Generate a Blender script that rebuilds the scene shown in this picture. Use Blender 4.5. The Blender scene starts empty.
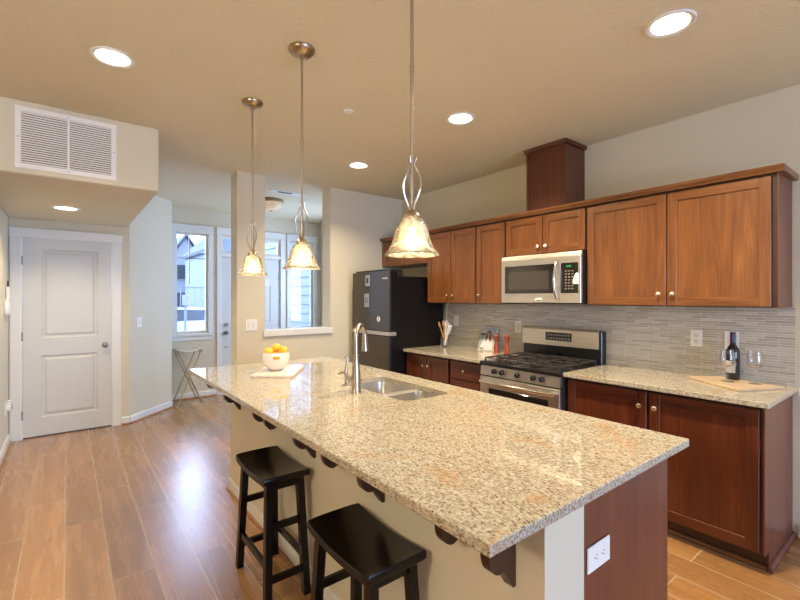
import bpy, bmesh, math, random
from mathutils import Vector, Matrix
random.seed(7)
PI = math.pi
S = bpy.context.scene
COL = S.collection

# ------------------------------------------------------------------ camera, world, light, exposure
cam_d = bpy.data.cameras.new('camera'); cam = bpy.data.objects.new('camera', cam_d); COL.objects.link(cam)
cam.location = (0, 0, 1.452); cam.rotation_euler = (PI/2, 0, math.radians(-37.81))
cam_d.sensor_width = 36; cam_d.lens = 19.305; cam_d.shift_y = -0.0025; cam_d.clip_start = 0.05
S.camera = cam
S.view_settings.view_transform = 'Standard'; S.view_settings.look = 'None'
S.view_settings.gamma = 1; S.view_settings.use_curve_mapping = False
S.view_settings.exposure = 0.5

w = bpy.data.worlds.new('overcast_sky'); S.world = w; w.use_nodes = True
bgn = w.node_tree.nodes['Background']
bgn.inputs['Color'].default_value = (0.47, 0.64, 1.0, 1); bgn.inputs['Strength'].default_value = 11.5

def area(name, loc, size, power, color, rot, size_y=None, shape=None, spread=PI):
    l = bpy.data.lights.new(name, 'AREA'); l.energy = power; l.color = color; l.spread = spread
    l.shape = shape or 'RECTANGLE'; l.size = size
    if size_y: l.size_y = size_y
    o = bpy.data.objects.new(name, l); COL.objects.link(o); o.location = loc; o.rotation_euler = rot
    return o
COOL = (0.90, 0.94, 1.0)
# sky portals at the window openings and the added foyer opening
def portal(loc, sx, sy, rot):
    o = area('sky_portal', loc, sx, 1, (1, 1, 1), rot, sy); o.data.cycles.is_portal = True
portal((1.43, 6.80, 1.65), 0.45, 1.42, (-PI/2, 0, 0))
portal((3.15, 6.80, 1.65), 0.40, 1.42, (-PI/2, 0, 0))
portal((2.30, 6.80, 2.26), 0.86, 0.22, (-PI/2, 0, 0))
portal((1.15, -4.26, 1.33), 2.3, 2.05, (PI/2, 0, 0))
portal((3.55, 5.60, 1.60), 1.0, 1.2, (PI/2, 0, PI/2))  # portal for the added opening beyond the partition

# ------------------------------------------------------------------ materials
def new_mat(name):
    m = bpy.data.materials.new(name); m.use_nodes = True
    nt = m.node_tree; b = nt.nodes['Principled BSDF']
    return m, nt, b
def N(nt, t, **kw):
    n = nt.nodes.new(t)
    for k, v in kw.items():
        if k in n.inputs: n.inputs[k].default_value = v
        else: setattr(n, k, v)
    return n
def L(nt, a, b): nt.links.new(a, b)
def coords(nt, scale=(1, 1, 1), rot=(0, 0, 0)):
    tc = N(nt, 'ShaderNodeTexCoord'); mp = N(nt, 'ShaderNodeMapping')
    mp.inputs['Scale'].default_value = scale; mp.inputs['Rotation'].default_value = rot
    L(nt, tc.outputs['Object'], mp.inputs['Vector']); return mp.outputs['Vector']
def ramp(nt, fac, stops):
    r = N(nt, 'ShaderNodeValToRGB'); e = r.color_ramp.elements
    while len(e) > 1: e.remove(e[-1])
    e[0].position = stops[0][0]; e[0].color = (*stops[0][1], 1)
    for p, c in stops[1:]:
        x = e.new(p); x.color = (*c, 1)
    L(nt, fac, r.inputs['Fac']); return r.outputs['Color']
def bump(nt, b, h, strength, dist=0.01):
    n = N(nt, 'ShaderNodeBump'); n.inputs['Strength'].default_value = strength; n.inputs['Distance'].default_value = dist
    L(nt, h, n.inputs['Height']); L(nt, n.outputs['Normal'], b.inputs['Normal'])
def simple(name, col, rough=0.5, metal=0.0, coat=0.0, noise=0.0, spec=0.5):
    m, nt, b = new_mat(name)
    b.inputs['Base Color'].default_value = (*col, 1); b.inputs['Roughness'].default_value = rough
    b.inputs['Metallic'].default_value = metal; b.inputs['Coat Weight'].default_value = coat
    b.inputs['Specular IOR Level'].default_value = spec
    n = N(nt, 'ShaderNodeTexNoise', Scale=35.0, Detail=3.0); L(nt, coords(nt), n.inputs['Vector'])
    k = noise or 0.012
    c = ramp(nt, n.outputs['Fac'], [(0.3, tuple(v*(1-k) for v in col)), (0.7, tuple(min(1, v*(1+k)) for v in col))])
    L(nt, c, b.inputs['Base Color'])
    return m
def paint(name, col, bscale, bstr, rough=0.6):
    m, nt, b = new_mat(name)
    b.inputs['Roughness'].default_value = rough; b.inputs['Specular IOR Level'].default_value = 0.3
    v = coords(nt)
    n = N(nt, 'ShaderNodeTexNoise', Scale=bscale, Detail=4.0, Roughness=0.6); L(nt, v, n.inputs['Vector'])
    r = ramp(nt, n.outputs['Fac'], [(0.42, (0, 0, 0)), (0.6, (1, 1, 1))])
    n2 = N(nt, 'ShaderNodeTexNoise', Scale=1.5); L(nt, v, n2.inputs['Vector'])
    c = ramp(nt, n2.outputs['Fac'], [(0.3, tuple(x*0.97 for x in col)), (0.7, col)])
    L(nt, c, b.inputs['Base Color']); bump(nt, b, r, bstr, 0.004)
    return m
def wood(name, c0, c1, c2, axis=2, rough=0.35, coat=0.25, fine=1.0):
    m, nt, b = new_mat(name)
    sc = [16.0*fine]*3; sc[axis] = 1.1*fine
    n = N(nt, 'ShaderNodeTexNoise', Scale=1.0, Detail=6.0, Roughness=0.6, Distortion=0.8); L(nt, coords(nt, sc), n.inputs['Vector'])
    sc2 = [120.0*fine]*3; sc2[axis] = 5.0*fine
    g = N(nt, 'ShaderNodeTexNoise', Scale=1.0, Detail=3.0); L(nt, coords(nt, sc2), g.inputs['Vector'])
    mx = N(nt, 'ShaderNodeMix'); mx.data_type = 'FLOAT'; mx.inputs[0].default_value = 0.35
    L(nt, n.outputs['Fac'], mx.inputs[2]); L(nt, g.outputs['Fac'], mx.inputs[3])
    c = ramp(nt, mx.outputs[0], [(0.32, c0), (0.5, c1), (0.68, c2)])
    L(nt, c, b.inputs['Base Color']); b.inputs['Roughness'].default_value = rough
    b.inputs['Coat Weight'].default_value = coat; b.inputs['Coat Roughness'].default_value = 0.18
    bump(nt, b, g.outputs['Fac'], 0.05, 0.001)
    return m

M = {}
M['wall'] = paint('wall_paint', (0.68, 0.63, 0.495), 160, 0.22)
M['ceil'] = paint('ceiling_paint', (0.72, 0.655, 0.475), 45, 0.55)
M['white'] = simple('white_trim_paint', (0.74, 0.75, 0.73), 0.35)
M['door'] = simple('white_door_paint', (0.64, 0.65, 0.63), 0.35)
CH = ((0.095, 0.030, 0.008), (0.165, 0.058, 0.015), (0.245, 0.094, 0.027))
CR = ((0.048, 0.010, 0.004), (0.088, 0.019, 0.006), (0.145, 0.034, 0.011))  # darker, redder tones than the upper cabinets, for base cabinets and chimney box
M['cherry_red'] = wood('dark_red_wood_vertical', *CR, axis=2)
M['cherry_red_h'] = wood('dark_red_wood_horizontal', *CR, axis=1)
M['cherry'] = wood('cherry_wood_vertical', *CH, axis=2)
M['cherry_h'] = wood('cherry_wood_horizontal', *CH, axis=1)
M['cherry_d'] = wood('cherry_wood_dark', (0.018, 0.005, 0.003), (0.035, 0.009, 0.005), (0.06, 0.017, 0.008), axis=2)
M['panel'] = wood('cherry_end_panel', (0.09, 0.022, 0.013), (0.135, 0.036, 0.021), (0.18, 0.052, 0.030), axis=2, rough=0.42, coat=0.15)
M['espresso'] = wood('espresso_wood', (0.0035, 0.002, 0.0015), (0.005, 0.003, 0.002), (0.007, 0.004, 0.003), axis=2, rough=0.22, coat=0.0)
M['espresso'].node_tree.nodes['Principled BSDF'].inputs['Specular IOR Level'].default_value = 0.32
M['mill'] = wood('orange_stained_wood', (0.20, 0.030, 0.007), (0.28, 0.048, 0.010), (0.36, 0.070, 0.015), axis=2, rough=0.3, coat=0.2)
M['maple'] = wood('maple_wood', (0.46, 0.34, 0.22), (0.56, 0.42, 0.28), (0.62, 0.48, 0.33), axis=1, rough=0.4)
M['spoonwood'] = wood('spoon_wood', (0.36, 0.18, 0.07), (0.47, 0.25, 0.10), (0.56, 0.32, 0.14), axis=2, rough=0.5)
M['shoe'] = wood('oak_shoe_moulding', (0.22, 0.09, 0.03), (0.33, 0.15, 0.05), (0.42, 0.21, 0.08), axis=1, rough=0.4)
M['black'] = simple('black_enamel', (0.012, 0.012, 0.013), 0.18)
M['blackmatte'] = simple('black_plastic', (0.015, 0.015, 0.016), 0.45)
M['iron'] = simple('cast_iron', (0.035, 0.030, 0.028), 0.3)
M['bglass'] = simple('black_glass', (0.012, 0.010, 0.009), 0.05, coat=0.5)
M['chrome'] = simple('polished_nickel', (0.78, 0.76, 0.72), 0.14, 1.0)
M['nickel'] = simple('brushed_nickel', (0.50, 0.44, 0.36), 0.28, 1.0)
M['bronze'] = simple('antique_nickel', (0.42, 0.34, 0.24), 0.3, 1.0)
M['knobm'] = simple('satin_nickel_knob', (0.85, 0.80, 0.72), 0.25, 1.0)
M['plate'] = simple('white_wall_plate', (0.84, 0.84, 0.82), 0.3)
M['slot'] = simple('dark_slot', (0.03, 0.03, 0.03), 0.5)
M['dark_void'] = simple('dark_duct', (0.035, 0.03, 0.025), 0.8)
M['fridge'] = simple('dark_stainless', (0.105, 0.090, 0.079), 0.30, 0.8)
M['fridge_side'] = simple('black_painted_steel', (0.006, 0.005, 0.005), 0.38, spec=0.25)
M['ceramic'] = simple('white_ceramic', (0.80, 0.77, 0.72), 0.2, coat=0.4)
M['orange'] = simple('orange_peel', (0.85, 0.44, 0.035), 0.42, noise=0.15)
M['marble'] = simple('pale_marble', (0.74, 0.66, 0.58), 0.22, noise=0.08)
M['concrete'] = simple('concrete_path', (0.10, 0.11, 0.125), 0.8, noise=0.1)
M['siding_w'] = simple('white_siding', (0.095, 0.10, 0.11), 0.6)
M['siding_s'] = simple('sign_white', (0.12, 0.12, 0.12), 0.5)
M['siding_b'] = simple('blue_siding', (0.040, 0.046, 0.055), 0.6)
M['siding_g'] = simple('grey_siding', (0.058, 0.064, 0.074), 0.6)
M['roof'] = simple('roof_shingle', (0.018, 0.022, 0.030), 0.8, noise=0.2)
M['carp'] = simple('silver_car_paint', (0.220, 0.240, 0.280), 0.2, coat=0.8)
M['tire'] = simple('tire_rubber', (0.02, 0.02, 0.02), 0.8)
M['hwin'] = simple('house_window_glass', (0.012, 0.016, 0.022), 0.35)
M['label'] = simple('paper_label', (0.75, 0.74, 0.72), 0.6)
M['blue'] = simple('blue_sticker', (0.10, 0.20, 0.45), 0.5)
M['foil'] = simple('dark_red_foil', (0.12, 0.015, 0.03), 0.35)
M['skin'] = simple('printed_skin', (0.62, 0.36, 0.26), 0.5)
M['hair'] = simple('printed_hair', (0.20, 0.05, 0.02), 0.5)
M['photo_bg'] = simple('printed_backdrop', (0.40, 0.44, 0.55), 0.4, noise=0.25)
M['shirt'] = simple('printed_white_cloth', (0.75, 0.74, 0.78), 0.5, noise=0.08)
M['canvas'] = simple('cream_canvas', (0.66, 0.60, 0.50), 0.8)
M['yellowm'] = simple('brass_tube', (0.50, 0.38, 0.22), 0.3, 1.0)
M['satin'] = simple('satin_reflector', (0.07, 0.068, 0.064), 0.5)
M['screw'] = simple('grey_screw', (0.3, 0.3, 0.3), 0.4, 1.0)

def mk_steel(name, axis, col=(0.74, 0.70, 0.64)):
    m, nt, b = new_mat(name)
    sc = [260.0]*3; sc[axis] = 3.0
    n = N(nt, 'ShaderNodeTexNoise', Scale=1.0, Detail=2.0); L(nt, coords(nt, sc), n.inputs['Vector'])
    c = ramp(nt, n.outputs['Fac'], [(0.3, tuple(x*0.9 for x in col)), (0.7, tuple(x*1.06 for x in col))])
    L(nt, c, b.inputs['Base Color']); b.inputs['Metallic'].default_value = 1; b.inputs['Roughness'].default_value = 0.36
    bump(nt, b, n.outputs['Fac'], 0.04, 0.001)
    return m
M['steel'] = mk_steel('brushed_stainless', 1)
M['sink'] = mk_steel('sink_stainless', 0, (0.66, 0.64, 0.60))

def mk_granite():
    m, nt, b = new_mat('beige_granite')
    v = coords(nt, (1, 1, 1), (0, 0, 0.5))
    # streaky cream / tan ground
    st = coords(nt, (150, 85, 150), (0, 0, 0.9))
    n1 = N(nt, 'ShaderNodeTexNoise', Scale=1.0, Detail=5.0, Roughness=0.65); L(nt, st, n1.inputs['Vector'])
    c1 = ramp(nt, n1.outputs['Fac'], [(0.28, (0.12, 0.08, 0.055)), (0.39, (0.27, 0.225, 0.16)), (0.50, (0.43, 0.395, 0.315)), (0.66, (0.60, 0.585, 0.52))])
    # dark mineral flecks
    fl = coords(nt, (190, 100, 190), (0, 0, 0.9))
    n2 = N(nt, 'ShaderNodeTexNoise', Scale=1.0, Detail=2.0, Roughness=0.5); L(nt, fl, n2.inputs['Vector'])
    f2 = ramp(nt, n2.outputs['Fac'], [(0.59, (0, 0, 0)), (0.66, (0.9, 0.9, 0.9))])
    mx = N(nt, 'ShaderNodeMix'); mx.data_type = 'RGBA'; L(nt, f2, mx.inputs[0]); L(nt, c1, mx.inputs[6]); mx.inputs[7].default_value = (0.09, 0.045, 0.03, 1)
    # rust coloured veins
    n3 = N(nt, 'ShaderNodeTexNoise', Scale=2.6, Detail=6.0, Roughness=0.7, Distortion=1.0); L(nt, v, n3.inputs['Vector'])
    f3 = ramp(nt, n3.outputs['Fac'], [(0.56, (0, 0, 0)), (0.68, (0.6, 0.6, 0.6))])
    mx2 = N(nt, 'ShaderNodeMix'); mx2.data_type = 'RGBA'; L(nt, f3, mx2.inputs[0]); L(nt, mx.outputs[2], mx2.inputs[6]); mx2.inputs[7].default_value = (0.42, 0.22, 0.08, 1)
    L(nt, mx2.outputs[2], b.inputs['Base Color'])
    b.inputs['Roughness'].default_value = 0.05; b.inputs['Specular IOR Level'].default_value = 0.62
    b.inputs['Coat Weight'].default_value = 0.2; b.inputs['Coat Roughness'].default_value = 0.03
    return m
M['granite'] = mk_granite()

def mk_floor():
    m, nt, b = new_mat('laminate_oak_planks')
    tc = N(nt, 'ShaderNodeTexCoord'); sp = N(nt, 'ShaderNodeSeparateXYZ'); cb = N(nt, 'ShaderNodeCombineXYZ')
    L(nt, tc.outputs['Object'], sp.inputs[0])
    ad = N(nt, 'ShaderNodeMath', operation='ADD'); ad.inputs[1].default_value = 19.5*0.195*10 - 0.083 + 0.0
    L(nt, sp.outputs['X'], ad.inputs[0])
    L(nt, sp.outputs['Y'], cb.inputs['X']); L(nt, ad.outputs[0], cb.inputs['Y'])
    br = N(nt, 'ShaderNodeTexBrick'); L(nt, cb.outputs[0], br.inputs['Vector'])
    br.offset = 0.37; br.offset_frequency = 2; br.squash = 1
    br.inputs['Scale'].default_value = 1.0; br.inputs['Brick Width'].default_value = 1.28; br.inputs['Row Height'].default_value = 0.195
    br.inputs['Mortar Size'].default_value = 0.0036; br.inputs['Mortar Smooth'].default_value = 0.1
    br.inputs['Color1'].default_value = (0, 0, 0, 1); br.inputs['Color2'].default_value = (1, 1, 1, 1)
    br.inputs['Mortar'].default_value = (0.5, 0.5, 0.5, 1)
    # per-plank offset for the grain
    ofs = N(nt, 'ShaderNodeVectorMath', operation='SCALE'); ofs.inputs['Scale'].default_value = 7.0
    L(nt, br.outputs['Color'], ofs.inputs[0])
    addv = N(nt, 'ShaderNodeVectorMath', operation='ADD'); L(nt, tc.outputs['Object'], addv.inputs[0]); L(nt, ofs.outputs[0], addv.inputs[1])
    mp = N(nt, 'ShaderNodeMapping'); mp.inputs['Scale'].default_value = (15, 1.2, 1); L(nt, addv.outputs[0], mp.inputs['Vector'])
    n = N(nt, 'ShaderNodeTexNoise', Scale=1.0, Detail=7.0, Roughness=0.62, Distortion=0.3); L(nt, mp.outputs[0], n.inputs['Vector'])
    base = ramp(nt, n.outputs['Fac'], [(0.25, (0.245, 0.112, 0.036)), (0.42, (0.305, 0.146, 0.049)), (0.58, (0.350, 0.174, 0.061)), (0.75, (0.395, 0.205, 0.077))])
    # knots and dark checks
    mp2 = N(nt, 'ShaderNodeMapping'); mp2.inputs['Scale'].default_value = (60, 6, 1); L(nt, addv.outputs[0], mp2.inputs['Vector'])
    k = N(nt, 'ShaderNodeTexNoise', Scale=1.0, Detail=3.0, Roughness=0.7, Distortion=1.5); L(nt, mp2.outputs[0], k.inputs['Vector'])
    kf = ramp(nt, k.outputs['Fac'], [(0.61, (0, 0, 0)), (0.69, (0.85, 0.85, 0.85))])
    mx = N(nt, 'ShaderNodeMix'); mx.data_type = 'RGBA'; L(nt, kf, mx.inputs[0]); L(nt, base, mx.inputs[6]); mx.inputs[7].default_value = (0.10, 0.045, 0.02, 1)
    # plank to plank tone
    hsv = N(nt, 'ShaderNodeHueSaturation'); mr = N(nt, 'ShaderNodeMapRange'); mr.inputs['To Min'].default_value = 0.80; mr.inputs['To Max'].default_value = 1.16
    L(nt, br.outputs['Color'], mr.inputs['Value']); L(nt, mr.outputs[0], hsv.inputs['Value']); L(nt, mx.outputs[2], hsv.inputs['Color'])
    mm = N(nt, 'ShaderNodeMix'); mm.data_type = 'RGBA'; L(nt, br.outputs['Fac'], mm.inputs[0]); L(nt, hsv.outputs[0], mm.inputs[6]); mm.inputs[7].default_value = (0.47, 0.34, 0.22, 1)
    L(nt, mm.outputs[2], b.inputs['Base Color'])
    rr = N(nt, 'ShaderNodeMapRange'); rr.inputs['To Min'].default_value = 0.20; rr.inputs['To Max'].default_value = 0.34
    L(nt, n.outputs['Fac'], rr.inputs['Value']); L(nt, rr.outputs[0], b.inputs['Roughness'])
    b.inputs['Specular IOR Level'].default_value = 0.6; b.inputs['Coat Weight'].default_value = 0.7; b.inputs['Coat Roughness'].default_value = 0.38
    bump(nt, b, n.outputs['Fac'], 0.05, 0.002)
    return m
M['floor'] = mk_floor()

def mk_tile():
    m, nt, b = new_mat('linear_glass_mosaic')
    tc = N(nt, 'ShaderNodeTexCoord'); sp = N(nt, 'ShaderNodeSeparateXYZ'); cb = N(nt, 'ShaderNodeCombineXYZ')
    L(nt, tc.outputs['Object'], sp.inputs[0]); L(nt, sp.outputs['Y'], cb.inputs['X']); L(nt, sp.outputs['Z'], cb.inputs['Y'])
    br = N(nt, 'ShaderNodeTexBrick'); L(nt, cb.outputs[0], br.inputs['Vector'])
    br.offset = 0.43; br.offset_frequency = 3; br.squash = 0.6; br.squash_frequency = 2
    br.inputs['Scale'].default_value = 1; br.inputs['Brick Width'].default_value = 0.17; br.inputs['Row Height'].default_value = 0.0165
    br.inputs['Mortar Size'].default_value = 0.0014; br.inputs['Mortar Smooth'].default_value = 0.2
    br.inputs['Color1'].default_value = (0.40, 0.37, 0.32, 1); br.inputs['Color2'].default_value = (0.60, 0.57, 0.505, 1)
    br.inputs['Mortar'].default_value = (0.70, 0.68, 0.63, 1)
    L(nt, br.outputs['Color'], b.inputs['Base Color'])
    rr = N(nt, 'ShaderNodeMapRange'); rr.inputs['To Min'].default_value = 0.12; rr.inputs['To Max'].default_value = 0.6
    L(nt, br.outputs['Fac'], rr.inputs['Value']); L(nt, rr.outputs[0], b.inputs['Roughness'])
    inv = N(nt, 'ShaderNodeMath', operation='SUBTRACT'); inv.inputs[0].default_value = 1; L(nt, br.outputs['Fac'], inv.inputs[1])
    bump(nt, b, inv.outputs[0], 0.5, 0.0015)
    return m
M['tile'] = mk_tile()

def mk_pane():
    m, nt, b = new_mat('window_glass'); nt.nodes.remove(b)
    t = N(nt, 'ShaderNodeBsdfTransparent'); t.inputs['Color'].default_value = (0.96, 0.98, 1, 1)
    g = N(nt, 'ShaderNodeBsdfGlossy'); g.inputs['Roughness'].default_value = 0.02
    f = N(nt, 'ShaderNodeFresnel', IOR=1.45); mx = N(nt, 'ShaderNodeMixShader')
    L(nt, f.outputs[0], mx.inputs[0]); L(nt, t.outputs[0], mx.inputs[1]); L(nt, g.outputs[0], mx.inputs[2])
    L(nt, mx.outputs[0], nt.nodes['Material Output'].inputs['Surface']); return m
M['pane'] = mk_pane()
def mk_stem():
    m, nt, b = new_mat('clear_glassware'); nt.nodes.remove(b)
    t = N(nt, 'ShaderNodeBsdfTransparent'); t.inputs['Color'].default_value = (0.985, 0.985, 0.985, 1)
    g = N(nt, 'ShaderNodeBsdfGlossy'); g.inputs['Roughness'].default_value = 0.03
    lw = N(nt, 'ShaderNodeLayerWeight', Blend=0.27); mx = N(nt, 'ShaderNodeMixShader')
    L(nt, lw.outputs['Facing'], mx.inputs[0]); L(nt, t.outputs[0], mx.inputs[1]); L(nt, g.outputs[0], mx.inputs[2])
    L(nt, mx.outputs[0], nt.nodes['Material Output'].inputs['Surface']); return m
M['clear'] = mk_stem()
def mk_bottle():
    m, nt, b = new_mat('dark_bottle_glass')
    b.inputs['Base Color'].default_value = (0.006, 0.007, 0.012, 1); b.inputs['Roughness'].default_value = 0.05
    b.inputs['Coat Weight'].default_value = 0.6
    n = N(nt, 'ShaderNodeTexNoise', Scale=4.0); c = ramp(nt, n.outputs['Fac'], [(0.3, (0.004, 0.005, 0.010)), (0.7, (0.008, 0.010, 0.018))]); L(nt, c, b.inputs['Base Color'])
    return m
M['bottle'] = mk_bottle()
def mk_shade(name, tr):
    m, nt, b = new_mat(name); nt.nodes.remove(b)
    n = N(nt, 'ShaderNodeTexNoise', Scale=14.0, Detail=3.0, Distortion=2.4); L(nt, coords(nt), n.inputs['Vector'])
    fac = ramp(nt, n.outputs['Fac'], [(0.40, (0, 0, 0)), (0.62, (1, 1, 1))])
    col = ramp(nt, n.outputs['Fac'], [(0.35, (0.80, 0.72, 0.56)), (0.65, (0.92, 0.87, 0.76))])
    tl = N(nt, 'ShaderNodeBsdfTranslucent'); L(nt, col, tl.inputs['Color'])
    df = N(nt, 'ShaderNodeBsdfDiffuse'); L(nt, col, df.inputs['Color'])
    a = N(nt, 'ShaderNodeMixShader'); a.inputs[0].default_value = 0.6; L(nt, tl.outputs[0], a.inputs[1]); L(nt, df.outputs[0], a.inputs[2])
    tp = N(nt, 'ShaderNodeBsdfTransparent'); tp.inputs['Color'].default_value = (0.95, 0.90, 0.80, 1)
    mth = N(nt, 'ShaderNodeMapRange'); mth.inputs['To Min'].default_value = tr; mth.inputs['To Max'].default_value = tr*0.55
    L(nt, fac, mth.inputs['Value'])
    c = N(nt, 'ShaderNodeMixShader'); L(nt, mth.outputs[0], c.inputs[0]); L(nt, a.outputs[0], c.inputs[1]); L(nt, tp.outputs[0], c.inputs[2])
    g = N(nt, 'ShaderNodeBsdfGlossy'); g.inputs['Roughness'].default_value = 0.1
    lw = N(nt, 'ShaderNodeLayerWeight', Blend=0.2); d = N(nt, 'ShaderNodeMixShader')
    L(nt, lw.outputs['Fresnel'], d.inputs[0]); L(nt, c.outputs[0], d.inputs[1]); L(nt, g.outputs[0], d.inputs[2])
    L(nt, d.outputs[0], nt.nodes['Material Output'].inputs['Surface']); return m
M['shade'] = mk_shade('alabaster_glass', 0.78)
M['bowlglass'] = mk_shade('frosted_bowl_glass', 0.05)
def emit(name, col, s):
    m, nt, b = new_mat(name); nt.nodes.remove(b)
    e = N(nt, 'ShaderNodeEmission'); e.inputs['Color'].default_value = (*col, 1); e.inputs['Strength'].default_value = s
    L(nt, e.outputs[0], nt.nodes['Material Output'].inputs['Surface']); return m
WARM = (1.0, 0.81, 0.54)
M['bulb'] = emit('lit_bulb', (1, 0.82, 0.55), 7)
M['lens'] = emit('lit_lamp_lens', (1, 0.93, 0.82), 3)
M['keys'] = simple('grey_key_print', (0.22, 0.19, 0.16), 0.5)
M['green'] = emit('green_display_digits', (0.1, 0.9, 0.25), 0.35)
M['amber'] = emit('white_display_digits', (0.9, 0.75, 0.65), 0.15)

# ------------------------------------------------------------------ mesh helpers
WO = {}   # world origin of every linked object (unrotated ones)
class MB:
    def __init__(s): s.bm = bmesh.new()
    def box(s, x0, x1, y0, y1, z0, z1, bev=0.0, seg=1):
        r = bmesh.ops.create_cube(s.bm, size=1)
        vs = r['verts']
        for v in vs:
            v.co = Vector(((x0+x1)/2 + v.co.x*(x1-x0), (y0+y1)/2 + v.co.y*(y1-y0), (z0+z1)/2 + v.co.z*(z1-z0)))
        if bev:
            es = list({e for v in vs for e in v.link_edges})
            bmesh.ops.bevel(s.bm, geom=es, offset=bev, segments=seg, affect='EDGES', profile=0.5)
        return s
    def cyl(s, p0, p1, r0, r1=None, n=16, caps=True):
        r1 = r0 if r1 is None else r1
        p0, p1 = Vector(p0), Vector(p1); d = (p1-p0)
        q = d.to_track_quat('Z', 'Y').to_matrix()
        a = []; b = []
        for i in range(n):
            t = 2*PI*i/n; c = Vector((math.cos(t), math.sin(t), 0))
            a.append(s.bm.verts.new(p0 + q @ (c*r0))); b.append(s.bm.verts.new(p1 + q @ (c*r1)))
        for i in range(n):
            j = (i+1) % n; s.bm.faces.new((a[i], a[j], b[j], b[i]))
        if caps: s.bm.faces.new(a[::-1]); s.bm.faces.new(b)
        return s
    def lathe(s, prof, c=(0, 0, 0), n=32, close=False):
        rings = []
        for r, z in prof:
            if r < 1e-5: rings.append([s.bm.verts.new((c[0], c[1], c[2]+z))])
            else: rings.append([s.bm.verts.new((c[0]+r*math.cos(2*PI*i/n), c[1]+r*math.sin(2*PI*i/n), c[2]+z)) for i in range(n)])
        pairs = list(zip(rings, rings[1:]))
        if close: pairs.append((rings[-1], rings[0]))
        for a, b in pairs:
            for i in range(n):
                j = (i+1) % n
                if len(a) == 1 and len(b) == 1: continue
                if len(a) == 1: s.bm.faces.new((a[0], b[j], b[i]))
                elif len(b) == 1: s.bm.faces.new((a[i], a[j], b[0]))
                else: s.bm.faces.new((a[i], a[j], b[j], b[i]))
        return s
    def tube(s, pts, r, n=8, caps=True):
        pts = [Vector(p) for p in pts]; rr = r if isinstance(r, (list, tuple)) else [r]*len(pts)
        rings = []; up = None
        for i, p in enumerate(pts):
            d = (pts[min(i+1, len(pts)-1)] - pts[max(i-1, 0)]).normalized()
            if up is None:
                up = Vector((0, 0, 1)) if abs(d.z) < 0.9 else Vector((1, 0, 0))
            sd = d.cross(up)
            if sd.length < 1e-4: sd = d.cross(Vector((0, 1, 0)))
            sd.normalize(); up = sd.cross(d).normalized()
            rings.append([s.bm.verts.new(p + (sd*math.cos(2*PI*k/n) + up*math.sin(2*PI*k/n))*rr[i]) for k in range(n)])
        for a, b in zip(rings, rings[1:]):
            for k in range(n):
                j = (k+1) % n; s.bm.faces.new((a[k], a[j], b[j], b[k]))
        if caps: s.bm.faces.new(rings[0][::-1]); s.bm.faces.new(rings[-1])
        return s
    def prism(s, poly, f0, f1):
        """poly: 2-D points; f0/f1 map a 2-D point to the two ends"""
        a = [s.bm.verts.new(f0(*p)) for p in poly]; b = [s.bm.verts.new(f1(*p)) for p in poly]
        n = len(poly)
        for i in range(n):
            j = (i+1) % n; s.bm.faces.new((a[i], a[j], b[j], b[i]))
        s.bm.faces.new(a[::-1]); s.bm.faces.new(b); return s
    def sphere(s, c, r, seg=20, sz=1.0):
        bmesh.ops.create_uvsphere(s.bm, u_segments=seg, v_segments=seg//2, radius=r, matrix=Matrix.Translation(c) @ Matrix.Diagonal((1, 1, sz, 1)))
        return s
    def quadbar(s, p0, p1, w, d, w1=None, d1=None):
        """rectangular bar between two points with horizontal section w (x) by d (y)"""
        w1 = w1 or w; d1 = d1 or d; a = []; b = []
        for sx, sy in ((-1, -1), (1, -1), (1, 1), (-1, 1)):
            a.append(s.bm.verts.new((p0[0]+sx*w/2, p0[1]+sy*d/2, p0[2]))); b.append(s.bm.verts.new((p1[0]+sx*w1/2, p1[1]+sy*d1/2, p1[2])))
        for i in range(4):
            j = (i+1) % 4; s.bm.faces.new((a[i], a[j], b[j], b[i]))
        s.bm.faces.new(a[::-1]); s.bm.faces.new(b); return s
    def xform(s, m):
        bmesh.ops.transform(s.bm, matrix=m, verts=s.bm.verts); return s
    def build(s, name, mat, parent=None, smooth=False, mats=None):
        bm = s.bm; bmesh.ops.recalc_face_normals(bm, faces=bm.faces)
        if parent is not None: org = WO[parent.name]
        else:
            xs = [v.co for v in bm.verts]
            org = Vector(((min(v.x for v in xs)+max(v.x for v in xs))/2, (min(v.y for v in xs)+max(v.y for v in xs))/2, min(v.z for v in xs)))
            org = Vector([round(t, 4) for t in org])
        for v in bm.verts: v.co -= org
        me = bpy.data.meshes.new(name); bm.to_mesh(me); bm.free()
        me.materials.append(mat)
        if smooth:
            for p in me.polygons: p.use_smooth = True
            try: me.set_sharp_from_angle(angle=math.radians(38))
            except Exception: pass
        o = bpy.data.objects.new(name, me); COL.objects.link(o)
        if parent is not None: o.parent = parent; WO[o.name] = org
        else: o.location = org; WO[o.name] = org
        return o
def thing(name, loc, label, cat, group=None, rotz=0):
    o = bpy.data.objects.new(name, None); COL.objects.link(o); o.empty_display_size = 0.1
    o.location = loc; o.rotation_euler = (0, 0, rotz); WO[o.name] = Vector(loc)
    return tag(o, label, cat, group)
def tag(o, label, cat, group=None):
    o['label'] = label; o['category'] = cat
    if group: o['group'] = group
    return o
def struct(o, label=None):
    o['kind'] = 'structure'
    if label: o['label'] = label
    return o
def sbox(name, mat, *b, bev=0.0): return struct(MB().box(*b, bev=bev).build(name, mat))
def copy_tree(o, parent=None):
    c = o.copy(); COL.objects.link(c)
    if parent is not None: c.parent = parent
    for ch in list(o.children): copy_tree(ch, c)
    return c
def dup(root, loc, label, group=None, rotz=None):
    c = copy_tree(root); c.location = loc; c['label'] = label
    if group: c['group'] = group
    if rotz is not None: c.rotation_euler = (0, 0, rotz)
    return c
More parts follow.
